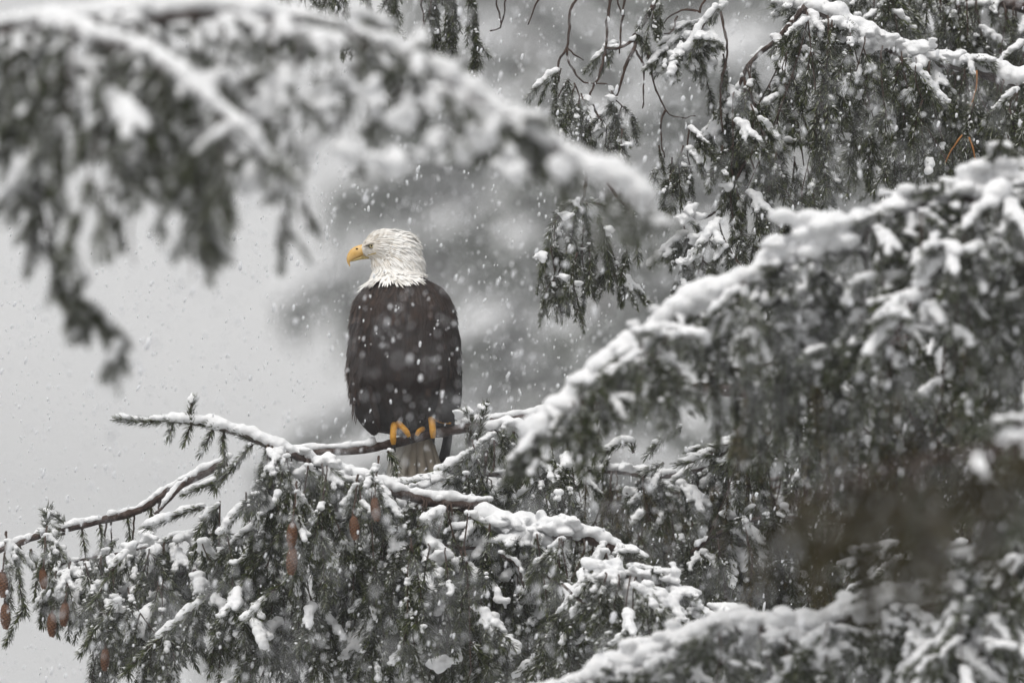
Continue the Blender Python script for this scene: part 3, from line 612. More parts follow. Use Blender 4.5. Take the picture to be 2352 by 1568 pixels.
for q in ([(1338, 460), (1300, 475), (1270, 520), (1255, 580), (1245, 620)], [(1338, 462), (1320, 500), (1310, 570), (1305, 640), (1290, 690)], [(1340, 462), (1350, 520), (1355, 600), (1350, 670)], [(1345, 465), (1380, 510), (1395, 580), (1400, 660)], [(1345, 462), (1400, 480), (1430, 530), (1440, 580), (1425, 640)]):
    b.shoot([(*a, dP + b.rng.uniform(-.04, .04)) for a in q], .003, .016, .008, .4, .35, 1700)
b.shoot([(1445, 478, dP), (1458, 515, dP), (1462, 560, dP), (1466, 600, dP)], .003, .016, 0)
for x, y, l in ((1280, 500, 120), (1265, 560, 90), (1310, 500, 150), (1340, 520, 130), (1385, 510, 120), (1400, 560, 80), (1325, 580, 80), (1250, 600, 30), (1290, 600, 60)):
    b.cord(x, y, l, dP + b.rng.uniform(-.1, .1), 'VVD', (.4, .5, .1), 40, sc=(.5, .8))
for x, y in ((1240, 590), (1300, 640), (1330, 650), (1320, 465), (1300, 495), (1400, 525)): b.lump(x, y, dP - .05, .018, .012, 4)
b = Bough('spruce twig tips dangling into the top edge above the blurred arching bough', 29)
dV = 36.9
C = b.branch([(560, -90, dV), (800, -80, dV), (1000, -70, dV), (1150, -80, dV)], .010, .005, .01, .7)
for x, l, k in ((650, 90, 'V'), (700, 110, 'V'), (740, 120, 'V'), (785, 130, 'V'), (840, 125, 'V'), (895, 165, 'C'), (905, 150, 'C'), (1000, 160, 'V'), (1015, 150, 'V'), (1035, 190, 'V'), (1085, 170, 'C'), (980, 120, 'V')):
    b.cord(x, -75, l, dV + b.rng.uniform(-.1, .1), k, (.85, .15, 0), 36, 8, sc=(.6, .85))
for q in ([(955, -60), (972, 30), (968, 85)], [(1000, -60), (985, 40)], [(1055, -50), (1040, 50), (1050, 100)], [(1130, -60), (1145, 30), (1150, 65), (1125, 72)], [(1165, -50), (1160, 20), (1150, 62)]):
    b.bare([(*a, dV) for a in q], .003)
b.cone(566, 4, dV, .05, 0)

# ------------------------------------------------------------------ bald eagle base body (one continuous surface)
EG = P(960, 1003, FOCUS)                              # foot point on the perch
def E(px, py, y=0.0): return np.array(((px - 960) * SPX, y, (1003 - py) * SPX))
RINGS = [(622, 872, 960, .044), (636, 861, 974, .056), (648, 849, 994, .070), (660, 833, 1017, .084), (680, 818, 1033, .096), (710, 808, 1043, .106), (760, 802, 1052, .114), (830, 800, 1056, .116), (880, 804, 1056, .112), (930, 812, 1054, .098), (955, 824, 1046, .074), (975, 842, 1032, .050), (985, 866, 1010, .034)]
def eagle_body():
    k = 36; V = []; F = []; a = np.arange(k) * 2 * math.pi / k
    ce = lambda t: np.sign(np.cos(t)) * np.abs(np.cos(t)) ** .86
    se = lambda t: np.sign(np.sin(t)) * np.abs(np.sin(t)) ** .86
    for py, xl, xr, hd in RINGS:
        c = E((xl + xr) / 2, py, np.interp(py, [620, 700, 900, 985], [.045, .028, .028, .058])); hw = (xr - xl) / 2 * SPX
        for t in a: V.append(c + np.array((hw * ce(t), hd * se(t), 0)))
    for i in range(len(RINGS) - 1):
        for j in range(k):
            p, q = i * k + j, i * k + (j + 1) % k; F += [(p, p + k, q + k), (p, q + k, q)]
    n = len(V); V += [E(916, 618, .045), E(938, 1000, .025)]
    for j in range(k): F += [(n, j, (j + 1) % k), (n + 1, (len(RINGS) - 1) * k + (j + 1) % k, (len(RINGS) - 1) * k + j)]
    V = [np.array(V)]; Fs = [np.array(F)]; m = n + 2
    ells = [(882, 559, 46, 36, 38), (851, 566, 23, 26, 22), (916, 573, 46, 39, 43), (918, 607, 51, 42, 46), (913, 638, 60, 47, 34), (877, 600, 25, 24, 24), (848, 552, 15, 29, 5),
            (912, 962, 24, 22, 26), (986, 950, 24, 22, 26)]
    for px, py, rx, ry, rz in ells:
        y = .045 if py < 700 else .012
        v, f = stamp(ICO2, [E(px, py, y)], [np.array((rx, ry, rz)) * SPX]); V.append(v); Fs.append(f + m); m += len(v)
    return np.vstack(V), np.vstack(Fs)
J_EAGLE = queue_remesh(*eagle_body(), .0045, 4, 0, .02)

# ------------------------------------------------------------------ queue the bough snow, then grow all snow at once
for b in BOUGHS:
    b.jobs = [(nm, own, queue_remesh(*(lambda v, f: (v - b.base, f))(*blob_mesh(G)), .0058, 1, .008, .020)) for nm, own, G in b.groups if G]
MESHES = run_jobs()
for m in MESHES:
    m.materials.clear(); m.materials.append(M_SNOW)

# ------------------------------------------------------------------ ground
def gz(x, y):
    r = np.clip((np.asarray(y, float) - 250) / 500, 0, 1)
    return r * r * (3 - 2 * r) * 95 + .8 * np.sin(np.asarray(x) * .021 + 1) * np.sin(np.asarray(y) * .017) + .002 * np.maximum(np.asarray(y), 0)
nx, ny = 90, 110
gx, gy = np.meshgrid(np.linspace(-420, 420, nx), np.linspace(-60, 760, ny))
V = np.stack([gx, gy, gz(gx, gy) - .8 * 0], -1).reshape(-1, 3)
ii, jj = np.meshgrid(np.arange(nx - 1), np.arange(ny - 1)); p = (jj * nx + ii).ravel()
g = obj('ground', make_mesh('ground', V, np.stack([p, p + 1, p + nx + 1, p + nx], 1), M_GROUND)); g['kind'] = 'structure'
g['label'] = 'snow-covered ground rising to a pale foggy hillside'

# ------------------------------------------------------------------ build the boughs as objects
def cone_mesh(seed):
    rng = np.random.default_rng(seed); mb = MB(); L = 1.0; n = 78
    prof = lambda t: .20 * (math.sin(math.pi * min(1, .14 + t * .80)) ** .62)
    C = np.array([(0, 0, -t) for t in np.linspace(0, 1, 12)]); R = np.array([prof(t) * .72 for t in np.linspace(0, 1, 12)])
    V, F = tube(C, R, 10); mb.add(V, F, 0, .1)
    for i in range(n):
        t = (i + .5) / n; a = i * 2.39996; r = prof(t)
        o = np.array((math.cos(a), math.sin(a), 0)); s = np.array((-math.sin(a), math.cos(a), 0)); z = np.array((0, 0, -1.))
        p0 = o * r * .66 + z * (t - .02); w_ = .098 * (.5 + r / .2 * .6); ln = .13
        tip = o * (r * 1.12 + .02) + z * (t + ln); mid = o * (r * 1.02) + z * (t + ln * .55)
        V = [p0 - s * w_ * .5, p0 + s * w_ * .5, mid - s * w_, mid + s * w_, tip, mid + o * .022, o * r * .8 + z * (t + ln * .6)]
        mb.add(V, [(0, 1, 5), (0, 5, 2), (1, 3, 5), (2, 5, 4), (5, 3, 4), (2, 4, 6), (3, 6, 4)], 0, [.0, .0, .6, .6, rng.uniform(.75, 1), .35, .0])
    V, F = tube(np.array([(0, 0, .10), (.01, 0, .03), (0, 0, -.02)]), [.035, .04, .06], 6); mb.add(V, F, 0, .05)
    return mb.mesh('cone', M_CONE, False)
CONES = [cone_mesh(1), cone_mesh(2)]
for b in BOUGHS:
    root = thing(b.name, b.base, b.label, b.cat, b.group)
    own_ = {}
    for i, (nm, (V, F), m) in enumerate(b.wood): own_[('wood', i)] = obj(nm, make_mesh(nm, V - b.base, F, m), root)
    if b.nsmall: obj('branchlets', b.small.mesh('branchlets', [M_TWIGBARK, M_DROP], True, b.base), root, kind='stuff')
    for i, mb in enumerate(b.shoots): own_[('shoot', i)] = obj('shoot', mb.mesh('shoot', [M_NEEDLE, M_TWIGBARK, M_SNOW], False, b.base), root)
    for nm, own, j in b.jobs: obj(nm, MESHES[j], own_[own] if own else root)
    for p, kind, lvl, var, yaw, sc in b.twigs:
        tm, sj = PROTO[(kind, lvl, var)]
        t = obj('twig', tm, root, p - b.base, yaw, sc)
        if sj is not None: obj('snow_cover', MESHES[sj], t)
    for k, (p, ln, tilt) in enumerate(b.cones):
        o = obj('cone', CONES[k % 2], root, p - b.base + np.array((0, 0, ln / 2)), b.rng.uniform(0, 6), ln); o.rotation_euler = (0, tilt, o.rotation_euler.z)
        o['label'] = 'reddish-brown scaly spruce cone hanging down'

# ------------------------------------------------------------------ the eagle
eagle = thing('bald_eagle', EG, 'bald eagle with white head turned left perched on the snowy branch', 'eagle')
body_me = MESHES[J_EAGLE]
nv = len(body_me.vertices); co = np.zeros(nv * 3, np.float32); body_me.vertices.foreach_get('co', co); co = co.reshape(-1, 3)
def e2z(p):  # eagle-local -> zoom pixels of the head study
    px = 960 + p[0] / SPX; py = 1003 - p[2] / SPX
    return (px - 748.4) / .19088, (py - 484.7) / .19088
def z2e(zx, zy, y=0.0): return E(748.4 + zx * .19088, 484.7 + zy * .19088, y)
white = ((1003 - co[:, 2] / SPX) < 630)
body_me.materials.clear(); body_me.materials.append(M_BROWNF); body_me.materials.append(M_WHITEF)
pc = np.array([np.mean([co[v][2] for v in f.vertices]) for f in body_me.polygons])
body_me.polygons.foreach_set('material_index', ((1003 - pc / SPX) < 630).astype(np.int32))
at_ = body_me.attributes.new('tone', 'FLOAT', 'POINT'); at_.data.foreach_set('value', np.where(white, .55, .35).astype(np.float32))
body_me.polygons.foreach_set('use_smooth', np.ones(len(body_me.polygons), bool))
obj('body', body_me, eagle)
bvh = BVHTree.FromPolygons([Vector(c) for c in co], [tuple(f.vertices) for f in body_me.polygons])
ar = np.array([f.area for f in body_me.polygons]); cen = np.array([f.center for f in body_me.polygons])
FLOW = [((440, 380), (.6, -.75)), ((470, 300), (.75, -.66)), ((560, 210), (1, -.25)), ((700, 180), (1, -.02)), ((850, 190), (1, .18)), ((980, 240), (.88, .45)), ((1080, 340), (.7, .7)), ((1140, 480), (.5, .86)), ((1150, 640), (.22, .97)),
        ((640, 320), (1, .02)), ((800, 330), (1, .25)), ((950, 420), (.85, .5)), ((620, 440), (1, .18)), ((760, 470), (.95, .35)), ((900, 560), (.7, .7)), ((1050, 620), (.45, .9)), ((500, 500), (.7, .6)), ((600, 560), (.6, .75)), ((750, 620), (.5, .86)), ((480, 580), (.25, .97)), ((560, 680), (.05, 1)), ((700, 720), (.15, 1)), ((850, 720), (.3, .95)), ((1000, 760), (.3, .95)), ((560, 800), (-.15, 1)), ((1120, 760), (.25, 1))]
FP = np.array([f[0] for f in FLOW], float); FD = np.array([f[1] for f in FLOW], float)
def head_flow(zx, zy):
    d2 = ((FP - (zx, zy)) ** 2).sum(1) + 900; w_ = d2 ** -1.6; v = (FD * w_[:, None]).sum(0); v /= np.linalg.norm(v); return np.array((v[0], 0, -v[1]))
def feather(mb, p, n, d, L, W, base, lift, tone, pointy=False, camber=.12, hug=True, curve=0.0):
    d = d - n * np.dot(d, n); d /= np.linalg.norm(d) + 1e-9; sdir = np.cross(n, d)
    st = [(0, .35), (.3, .85), (.6, 1.0), (.85, .6 if pointy else .82), (1, .06 if pointy else .34)]; V = []; T = []
    for t, wf in st:
        c = p + d * (L * t); nn = n
        if hug and t > 0:
            h = bvh.find_nearest(Vector(c))
            if h[0] is not None and h[3] < .03: c = np.array(h[0]); nn = np.array(h[1])
        c = c + nn * (base + lift * t * t) + sdir * curve * t * t
        hw = W * wf * .5; V += [c - sdir * hw - nn * hw * camber * 2, c, c + sdir * hw - nn * hw * camber * 2]; e = tone
        g = 1.0 if pointy and W < .009 else 1 + .45 * max(0, t - .5)
        T += [e * (.9 if t < .5 else 1.0) * g, e * .85, e * g]
    F = []
    for i in range(4):
        a = i * 3; F += [(a, a + 1, a + 4), (a, a + 4, a + 3), (a + 1, a + 2, a + 5), (a + 1, a + 5, a + 4)]
    mb.add(V, F, 0, np.clip(T, 0, 1))
R1 = np.random.default_rng(5)
# dark body feathers, from the bottom up so that upper ones lie over lower ones
mb = MB(); pick = R1.choice(len(ar), 3000, p=ar / ar.sum()); pick = pick[np.argsort(cen[pick][:, 2])]
for f in pick:
    p = cen[f]; py = 1003 - p[2] / SPX; px = 960 + p[0] / SPX
    if py < 612: continue
    if py > 952 and p[1] < .035: continue
    h = bvh.find_nearest(Vector(p)); n = np.array(h[1])
    side = np.clip((px - 930) / 130, -1, 1)
    d = np.array((side * (.25 if py < 700 else -.10 if py > 930 else 0.02) + R1.normal(0, .10), R1.normal(0, .06), -1.0))
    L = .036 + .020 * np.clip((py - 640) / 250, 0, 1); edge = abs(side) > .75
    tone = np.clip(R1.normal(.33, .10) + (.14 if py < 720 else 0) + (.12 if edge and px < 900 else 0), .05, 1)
    feather(mb, p, n, d, L * R1.uniform(.8, 1.2), L * R1.uniform(.30, .46), .0010 + R1.uniform(0, .0012), R1.uniform(.0003, .0022) + (.005 if edge and R1.random() < .4 else 0), tone, R1.random() < .6)
obj('body_feathers', mb.mesh('body_feathers', M_BROWNF, False), eagle, kind='stuff')
# white hackles on head and neck
mb = MB(); hw_ = np.where(((1003 - cen[:, 2] / SPX) < 634) & (cen[:, 0] / SPX + 960 < 966), ar, 0); pick = R1.choice(len(ar), 2300, p=hw_ / hw_.sum())
ex, ey = 550, 402
key = [-(e2z(cen[f])[0] * .5 + e2z(cen[f])[1]) for f in pick]
for f in pick[np.argsort(key)]:
    p = cen[f]; zx, zy = e2z(p); n = np.array(bvh.find_nearest(Vector(p))[1])
    if zx < 445 and zy > 360: continue
    de = math.hypot(zx - ex, (zy - ey) * 1.3)
    if de < 48: continue
    if 430 < zx < 590 and abs(zy - (522 - (zx - 430) * .22)) < 16: continue
    d = head_flow(zx, zy); face = np.clip(1 - math.hypot(zx - 480, zy - 430) / 330, 0, 1)
    L = .009 + .032 * (1 - face) * np.clip((zx - 380) / 420 + max(0, zy - 520) / 400, .15, 1.1)
    if zy > 690: L *= R1.uniform(1.0, 1.45) * (.45 if zx > 1040 else 1)
    if zx > 1080 and zy > 720: continue
    if de < 130 and zx < ex: L = min(L, .006)
    tone = np.clip(1.02 - .50 * face ** 1.1 + R1.normal(-.05, .20) - (.10 if zy > 480 and zy < 620 and zx < 760 else 0), .05, 1)
    rim = abs(n[1]) < .35
    feather(mb, p, n, d + R1.normal(0, .07, 3), L * R1.uniform(.8, 1.2), np.clip(L * .19, .0026, .0065) * R1.uniform(.8, 1.2), .0012 + (.003 if zy > 640 else 0), R1.uniform(.001, .0045) * (L / .025) + (.005 if rim and zx > 700 else 0), tone, True, .3)
for zx in np.linspace(560, 1085, 18):                     # ragged hem over the brown back
    for rep in range(2):
        x_ = zx + R1.uniform(-12, 12); zy = 705 + R1.uniform(-60, 35) + (20 if 780 < x_ < 1080 else 0)
        h = bvh.ray_cast(Vector(z2e(x_, zy, -.4)), Vector((0, 1, 0)))
        if h[0] is None: continue
        feather(mb, np.array(h[0]), np.array(h[1]), np.array((max(0, x_ - 700) / 1600 + R1.normal(0, .06), 0, -1)), R1.uniform(.014, .060) * np.interp(x_, [540, 620, 900, 1000, 1090], [.6, 1, 1, .8, .5]), R1.uniform(.004, .009), .0035, .002, np.clip(R1.normal(.88, .1), 0, 1), True, .2)
for zx, zy, L in ((500, 250, .014), (520, 240, .016), (545, 225, .013), (990, 220, .016), (1080, 300, .015), (1130, 400, .016), (1145, 500, .016), (850, 175, .013)):
    h = bvh.find_nearest(Vector(z2e(zx, zy, .045))); d = head_flow(zx, zy)
    feather(mb, np.array(h[0]), np.array(h[1]), d, L, .004, .001, .006, .9, True, .2)
for i in range(70):                                       # loose hackle tips along crown and nape
    t = R1.random(); zx = np.interp(t, [0, .3, .55, .8, 1], [620, 900, 1060, 1140, 1130]); zy = np.interp(t, [0, .3, .55, .8, 1], [190, 190, 300, 480, 680])
    h = bvh.find_nearest(Vector(z2e(zx, zy, .045 + R1.uniform(-.022, .022)))); d = head_flow(zx, zy) + np.array((.10, 0, 0))
    feather(mb, np.array(h[0]), np.array(h[1]), d + R1.normal(0, .08, 3), R1.uniform(.016, .032), R1.uniform(.003, .0055), .001, R1.uniform(.003, .008), np.clip(R1.normal(.85, .12), 0, 1), True, .2, False)
obj('head_feathers', mb.mesh('head_feathers', M_WHITEF, False), eagle, kind='stuff')
mb = MB()
for i in range(46):                                       # loose flank feathers along the left edge
    py = R1.uniform(800, 935); h = bvh.find_nearest(Vector(E(790, py, .02 + R1.uniform(-.03, .03)))); n = np.array(h[1])
    feather(mb, np.array(h[0]), n, np.array((-.10 + R1.normal(0, .08), 0, -1)), R1.uniform(.035, .06), R1.uniform(.007, .012), .002, .010, np.clip(R1.normal(.72, .12), 0, 1), True, .2, False)
for i in range(150):                                       # trouser feathers over the feet
    x_ = R1.choice((912, 986)) + R1.normal(0, 12); py = R1.uniform(945, 974) - (10 if x_ > 950 else 0); h = bvh.ray_cast(Vector(E(x_, py, -.4)), Vector((0, 1, 0)))
    if h[0] is None: continue
    feather(mb, np.array(h[0]), np.array(h[1]), np.array((R1.normal(0, .15), -.25, -1)), R1.uniform(.016, .028), R1.uniform(.006, .010), .001, .003, np.clip(R1.normal(.4, .12), 0, 1), True, .2, False)
obj('flank_feathers', mb.mesh('flank_feathers', M_BROWNF, False), eagle, kind='stuff')
# beak
def loft(sec, yc, k=14):
    V = []; F = []
    for (tx, tz), (bx, bz), hwz in sec:
        t = z2e(tx, tz); b_ = z2e(bx, bz); c = (t + b_) / 2; up = (t - b_) / 2; hw = hwz * .19088 * SPX
        for j in range(k):
            a = 2 * math.pi * j / k; q = math.cos(a); s_ = math.sin(a)
            V.append(c + up * q + np.array((0, yc + hw * s_ * (1 - .25 * max(0, q)), 0)))
    for i in range(len(sec) - 1):
        for j in range(k):
            p, q = i * k + j, i * k + (j + 1) % k; F += [(p, q, q + k), (p, q + k, p + k)]
    n = len(V); V += [np.mean(V[:k], 0), np.mean(V[-k:], 0)]
    for j in range(k): F += [(n, (j + 1) % k, j), (n + 1, n - k + j, n - k + (j + 1) % k)]
    return np.array(V), np.array(F)
YC = .045
V, F = loft([((470, 372), (470, 505), 54), ((425, 372), (435, 508), 54), ((380, 384), (400, 525), 49), ((330, 404), (350, 543), 43), ((285, 440), (312, 565), 36), ((256, 490), (290, 582), 27), ((243, 540), (284, 590), 19), ((251, 590), (287, 608), 11), ((268, 618), (288, 625), 6), ((281, 640), (287, 640), 1.5)], YC)
bk = obj('beak', make_mesh('beak', V, F, M_BEAK), eagle)
V, F = loft([((520, 500), (520, 545), 44), ((440, 508), (440, 553), 38), ((385, 528), (388, 562), 31), ((330, 550), (335, 574), 20), ((298, 570), (300, 579), 7)], YC)
obj('lower_mandible', make_mesh('lower_mandible', V, F, M_CERE), bk)
for sg in (-1, 1):
    v, f = stamp(ICO1, [z2e(369, 428, YC + sg * .0092)], [(.0033, .0012, .0021)]); obj('nostril', make_mesh('nostril', v, f, M_NOSTRIL), bk)
    g_ = [z2e(zx, 524 - (zx - 430) * .2, 0) for zx in (425, 470, 520, 570, 600)]; G = []
    for q in g_:
        h = bvh.ray_cast(Vector((q[0], YC + sg * .3, q[2])), Vector((0, -sg, 0))); yy = h[0][1] if h[0] is not None else YC + sg * .02
        G.append((q[0], (YC + sg * .0105) if q is g_[0] else yy + sg * .0006, q[2]))
    V, F = tube(crom(G, .003), [.0017] * len(crom(G, .003)), 6); obj('gape', make_mesh('gape', V, F, M_CERE), eagle)
    q = z2e(ex, ey); h = bvh.ray_cast(Vector((q[0], YC + sg * .3, q[2])), Vector((0, -sg, 0))); ec = np.array((q[0], h[0][1] - sg * .0028, q[2]))
    v, f = stamp(ICO2, [ec], [(.0066, .0058, .0062)]); eye = obj('eye', make_mesh('eye', v, f, M_IRIS), eagle)
    v, f = stamp(ICO2, [ec + np.array((-.0004, sg * .0046, 0))], [(.0028, .0017, .0028)]); obj('pupil', make_mesh('pupil', v, f, M_PUPIL), eye)
    a = np.linspace(0, 2 * math.pi, 25); rg = np.stack([ec[0] + .0068 * np.cos(a) - .001, np.full(25, ec[1] + sg * .0026), ec[2] + .0060 * np.sin(a)], 1)
    V, F = tube(rg, np.full(25, .0014), 6); obj('eyelid', make_mesh('eyelid', V, F, M_LID), eye)
    br = crom([ec + np.array(((zx - ex) * .19088 * SPX, sg * dy, (ey - zy) * .19088 * SPX)) for zx, zy, dy in ((448, 412, .001), (490, 382, .0050), (545, 366, .0064), (600, 370, .0045), (640, 385, .000))], .003)
    V, F = tube(br, np.interp(np.linspace(0, 1, len(br)), [0, .4, 1], [.0016, .0034, .0014]), 8)
    obj('brow', make_mesh('brow', V, F, M_WHITEF, tone=np.full(len(V), .45)), eagle)
    V, F = tube(crom([ec + np.array((-.021, -sg * .0005, -.001)), ec + np.array((-.012, sg * .0015, .0005)), ec + np.array((-.006, sg * .003, .001))], .003), .0022, 6); obj('lore', make_mesh('lore', V, F, M_LID), eagle)
# folded flight feathers
def blade(pts, wid, m, tone, nrm=(0, -1, 0), name='flight_feather', camber=.15):
    C = crom(pts, .012); T = tangents(C); n = np.array(nrm, float); V = []; tn = []
    for i, c in enumerate(C):
        t = i / (len(C) - 1); s_ = np.cross(T[i], n); s_ /= np.linalg.norm(s_) + 1e-9
        wv = wid * (.55 + .45 * min(1, t * 3)) * (1 if t < .8 else math.sqrt(max(.03, 1 - ((t - .8) / .2) ** 2)))
        V += [c - s_ * wv / 2 - n * camber * -wv * -.3, c + n * .0009, c + s_ * wv / 2 - n * camber * wv * .3, c - n * .0009]; tn += [tone * .85, tone * 1.1, tone, tone * .7]
    F = []
    for i in range(len(C) - 1):
        a = i * 4; F += [(a, a + 1, a + 5), (a, a + 5, a + 4), (a + 1, a + 2, a + 6), (a + 1, a + 6, a + 5), (a, a + 4, a + 7), (a, a + 7, a + 3), (a + 3, a + 7, a + 6), (a + 3, a + 6, a + 2)]
    return obj(name, make_mesh(name, V, F, m, None, True, np.clip(tn, 0, 1)), eagle)
for i in range(7):
    t = i / 6
    blade([E(812 + 4 * i, 800, .02 - .012 * i), E(816 + 5 * i, 880, .0 - .010 * i), E(826 + 5.5 * i, 945, -.012 - .008 * i), E(848 + 4 * i, 990 + 13 * math.sin(t * 3), -.020 - .006 * i)], .026, M_BROWNF, .22 + .12 * t, (-.5, -.85, 0))
    blade([E(1050 - 4 * i, 800, .02 - .012 * i), E(1052 - 5 * i, 880, .0 - .010 * i), E(1049 - 5.5 * i, 930, -.012 - .008 * i), E(1040 - 6 * i, 968 + 6 * math.sin(t * 3), -.016 - .006 * i)], .026, M_BROWNF, .22 + .12 * t, (.5, -.85, 0))
for i in range(3):
    blade([E(1035, 930, .07 + .01 * i), E(1030 - 2 * i, 1000, .075 + .01 * i), E(1022 - 4 * i, 1050, .08 + .01 * i), E(1012 - 6 * i, 1088 - 12 * i, .085 + .01 * i)], .020, M_BROWNF, .15, (.3, -.95, 0))
for i in range(10):
    t = i / 9; xb = 888 + 122 * t
    blade([E(935 + 40 * t, 950, .07 + .004 * abs(i - 4.5)), E(925 + 60 * t, 1010, .06 + .003 * (i % 2)), E(905 + 95 * t, 1060, .055 + .003 * (i % 2)), E(xb + 5, 1108 - 10 * abs(t - .5), .05 + .003 * (i % 2))], .026, M_TAILF, [.95, .85, .6, .25, .35, .3, .42, .34, .38, .3][i], (0, -1, .1), 'tail_feather')
# feet
def toe(pts, talon, r=.0078):
    C = crom(pts, .0016); n = len(C); s_ = np.arange(n)
    R = np.interp(np.linspace(0, 1, n), [0, .15, .8, 1], [r * .8, r, r * .92, r * .62]) * (1 + .10 * np.abs(np.sin(s_ * .55)))
    V, F = tube(C, R, 12); o = obj('toe', make_mesh('toe', V, F, M_TOE), eagle)
    K = crom(talon, .002); V, F = tube(K, np.linspace(r * .62, .0005, len(K)), 9); obj('talon', make_mesh('talon', V, F, M_TALON), o)
toe([E(907, 972, .0), E(905, 983, -.022), E(903, 1004, -.031), E(904, 1022, -.026)], [E(904, 1020, -.026), E(906, 1031, -.023), E(909, 1039, -.010)], .0086)
toe([E(912, 968, .0), E(920, 978, -.020), E(933, 992, -.027), E(940, 1004, -.024)], [E(939, 1002, -.024), E(944, 1014, -.021), E(946, 1022, -.012)], .0078)
toe([E(990, 955, .0), E(992, 968, -.022), E(994, 988, -.030), E(995, 1007, -.025)], [E(995, 1005, -.025), E(996, 1015, -.02), E(998, 1024, -.008)], .0086)
toe([E(972, 984, .002), E(968, 987, -.010), E(962, 992, -.018), E(957, 1001, -.016)], [E(957, 999, -.016), E(954, 1008, -.012), E(954, 1015, -.004)], .0066)
toe([E(1002, 960, .0), E(1012, 965, -.012), E(1024, 967, -.014), E(1036, 970, -.012)], [E(1035, 969, -.012), E(1043, 975, -.011), E(1046, 984, -.004)], .0076)

# ------------------------------------------------------------------ background trees in the fog
def far_tree_mesh(seed, H=24.0, reach=4.6):
    rng = np.random.default_rng(seed); fp, fs, fr, sp, ss = [], [], [], [], []
    z = 1.2; az = rng.uniform(0, 6)
    wood = MB(); V, F = tube(np.array([(0, 0, -1), (0, 0, H * .5), (0, 0, H)]), [.34, .2, .02], 9); wood.add(V, F)
    while z < H - .4:
        az += 2.4 + rng.normal(0, .3); L = min(reach, (H - z) * .42 + .25) * rng.uniform(.7, 1.1); n = max(4, int(L / .22))
        p = np.array((0, 0, z)); e = rad(rng.uniform(-28, -8)); pts = [p]
        for i in range(n):
            t = i / n; ee = e - rad(18) * t; p = p + dirv(az + rng.normal(0, .03), ee) * L / n; pts.append(p)
        V, F = tube(np.array(pts), np.linspace(.05, .012, n + 1), 5); wood.add(V, F)
        side = np.array((-math.sin(az), math.cos(az), 0)); heavy = rng.random() < .55
        for i, q in enumerate(pts[1:]):
            t = (i + 1) / n; wdt = .75 * math.sin(math.pi * min(1, .25 + t * .8)) + .12
            for _ in range(7):
                c = q + side * rng.normal(0, .5) * wdt + np.array((0, 0, -abs(rng.normal(0, .34)) - .12))
                fp.append(c); fs.append((rng.uniform(.06, .12), rng.uniform(.06, .12), rng.uniform(.16, .34)))
            for _ in range(5 if heavy else 1):
                sp.append(q + side * rng.normal(0, .5) * wdt + np.array((0, 0, .05 + rng.uniform(-.06, .08)))); ss.append((rng.uniform(.12, .24), rng.uniform(.12, .24), rng.uniform(.08, .15)))
        z += rng.uniform(.30, .60)
    Vf, Ff = stamp(ICO0, fp, fs); Vf = Vf + rng.normal(0, .025, Vf.shape); Vs, Fs = stamp(ICO0, sp, ss)
    return wood.mesh('trunk', M_BARK), make_mesh('crown', Vf, Ff, M_FAR, None, False), make_mesh('snow', Vs, Fs, M_SNOW)
FT = [far_tree_mesh(3), far_tree_mesh(8)]
FARS = [(1215, 320, 0, 5.8, 1.35, 'misty spruce whose boughs show just right of the eagle'), (1500, 440, 0, 4.4, 1.7, 'fog-grey spruce seen low between the eagle and the hanging sprig'), (1830, 460, 1, .2, 1.8, 'faint tall spruce behind the snow-tufted hanging sprays'), (2330, 450, 0, 1.9, 1.8, 'faint tall spruce behind the upper right corner sprays'), (1180, 400, 1, 1.1, 1.5, 'palest spruce of all, in the fog straight behind the eagle'), (2050, 370, 0, 2.9, 1.6, 'pale spruce glimpsed through the gaps of the upper right sprays'),
        (1390, 290, 1, 2.2, 1.30, 'fog-faded spruce far behind the eagle, its boughs showing left of the bird'), (1640, 340, 0, 5.1, 1.45, 'pale distant spruce in the gap between the eagle and the right boughs'),
        (1010, 345, 0, 3.3, 1.40, 'faintest background spruce just left of the eagle'), (1900, 310, 1, .7, 1.40, 'hazy spruce behind the bare drooping twigs at the upper right'),
        (2230, 290, 0, .4, 1.35, 'dim background spruce behind the dark right boughs'), (2480, 290, 1, 4.0, 1.5, 'hazy spruce partly past the right edge of the frame')]
for px, d, k, rz, sc, lab in FARS:
    q = P(px, 784, d); q[2] = gz(q[0], q[1]) - .1
    r = thing('spruce_tree', q, lab, 'tree', 'trees in the background fog'); r.rotation_euler.z = rz; r.scale = (sc, sc, sc)
    for nm, me in zip(('trunk', 'crown', 'snow'), FT[k]): obj(nm, me, r)

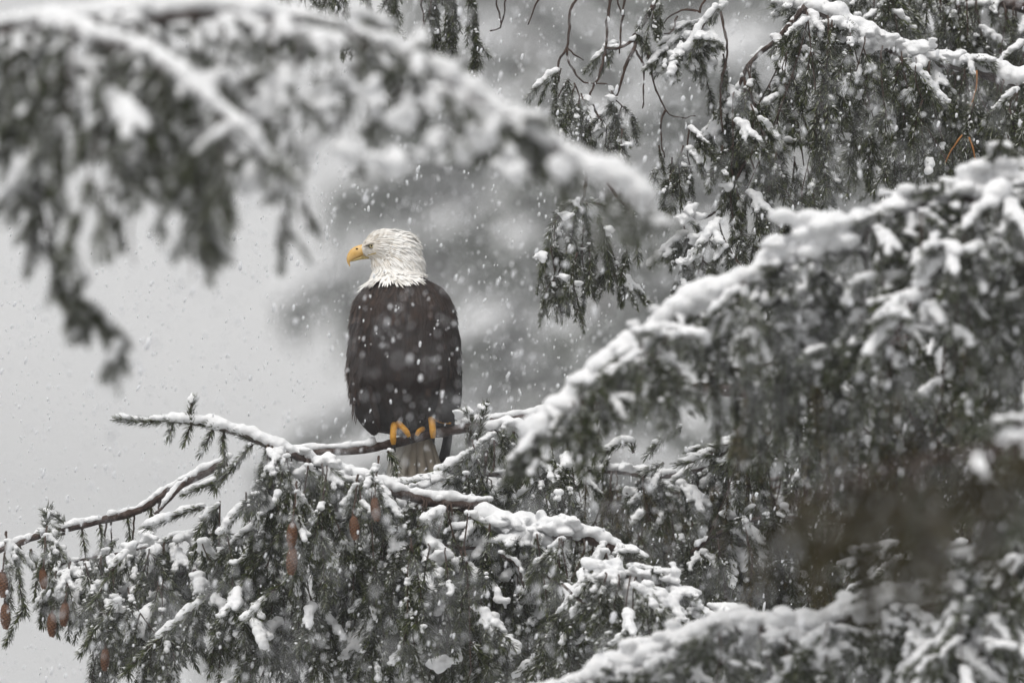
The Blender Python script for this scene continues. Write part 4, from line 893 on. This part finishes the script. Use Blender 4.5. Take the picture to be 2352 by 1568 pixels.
# ------------------------------------------------------------------ falling snow
R2 = np.random.default_rng(77); N = 105000
d = (R2.uniform(14 ** 3, 64 ** 3, N)) ** (1 / 3.); d[:11000] = R2.uniform(28, 40, 11000)
hw = 36 / LENS * d / 2 * 1.5
x = R2.uniform(-1, 1, N) * hw; u = R2.uniform(-1, 1, N) * hw * .74
pos = np.stack([x, d * _cp - u * _sp, CAMZ + d * _sp + u * _cp], 1)
px = 1176 + x / (PW * d); py = 784 - u / (PW * d)
sz = np.exp(R2.normal(math.log(.0017), .48, N))
scl = np.stack([sz * R2.uniform(.7, 1.1, N), sz * R2.uniform(.7, 1.1, N), sz * R2.uniform(1.4, 3.0, N)], 1)
tl = rad(11) + R2.normal(0, .14, N); ro = np.zeros((N, 3, 3)); ro[:, 0, 0] = np.cos(tl); ro[:, 0, 2] = np.sin(tl); ro[:, 1, 1] = 1; ro[:, 2, 0] = -np.sin(tl); ro[:, 2, 2] = np.cos(tl)
OCT = (np.array([(1, 0, 0), (0, 1, 0), (-1, 0, 0), (0, -1, 0), (0, 0, 1), (0, 0, -1)], float), np.array([(0, 1, 4), (1, 2, 4), (2, 3, 4), (3, 0, 4), (1, 0, 5), (2, 1, 5), (3, 2, 5), (0, 3, 5)]))
px = 1176 + pos[:, 0] / (PW * d)
keep = ~((np.abs(px - 885) < 100) & (np.abs(py - 582) < 80) & (d < 34.5)); near = keep & (np.abs(d - 35) < 6); far_ = keep & ~near
V, F = stamp(OCT, pos[far_], scl[far_], ro[far_]); V2, F2_ = stamp(ICO0, pos[near], scl[near], ro[near])
F = np.vstack([F, F2_ + len(V)]); V = np.vstack([V, V2])
V = V + R2.normal(0, .0005, V.shape)
fo = obj('falling_snow', make_mesh('falling_snow', V, F, M_FLAKE), kind='stuff')
fo['label'] = 'snowflakes falling through the air all over the view'; fo['category'] = 'snow'

# ------------------------------------------------------------------ haze
hv = np.array([(sx, sy, sz_) for sz_ in (-3, 110) for sy in (-80, 800) for sx in (-450, 450)], float)
hm = bpy.data.materials.new('haze'); hm.use_nodes = True; hn = hm.node_tree; hn.nodes.clear()
pv = hn.nodes.new('ShaderNodeVolumePrincipled'); pv.inputs['Density'].default_value = .0006; pv.inputs['Color'].default_value = (.93, .94, .96, 1); pv.inputs['Anisotropy'].default_value = .2
ho = hn.nodes.new('ShaderNodeOutputMaterial'); hn.links.new(pv.outputs[0], ho.inputs['Volume'])
hz = obj('haze', make_mesh('haze', hv, [(0, 2, 3, 1), (4, 5, 7, 6), (0, 1, 5, 4), (2, 6, 7, 3), (0, 4, 6, 2), (1, 3, 7, 5)], hm, None, False), kind='stuff')
hz['label'] = 'pale snowy haze filling the air'; hz['category'] = 'haze'
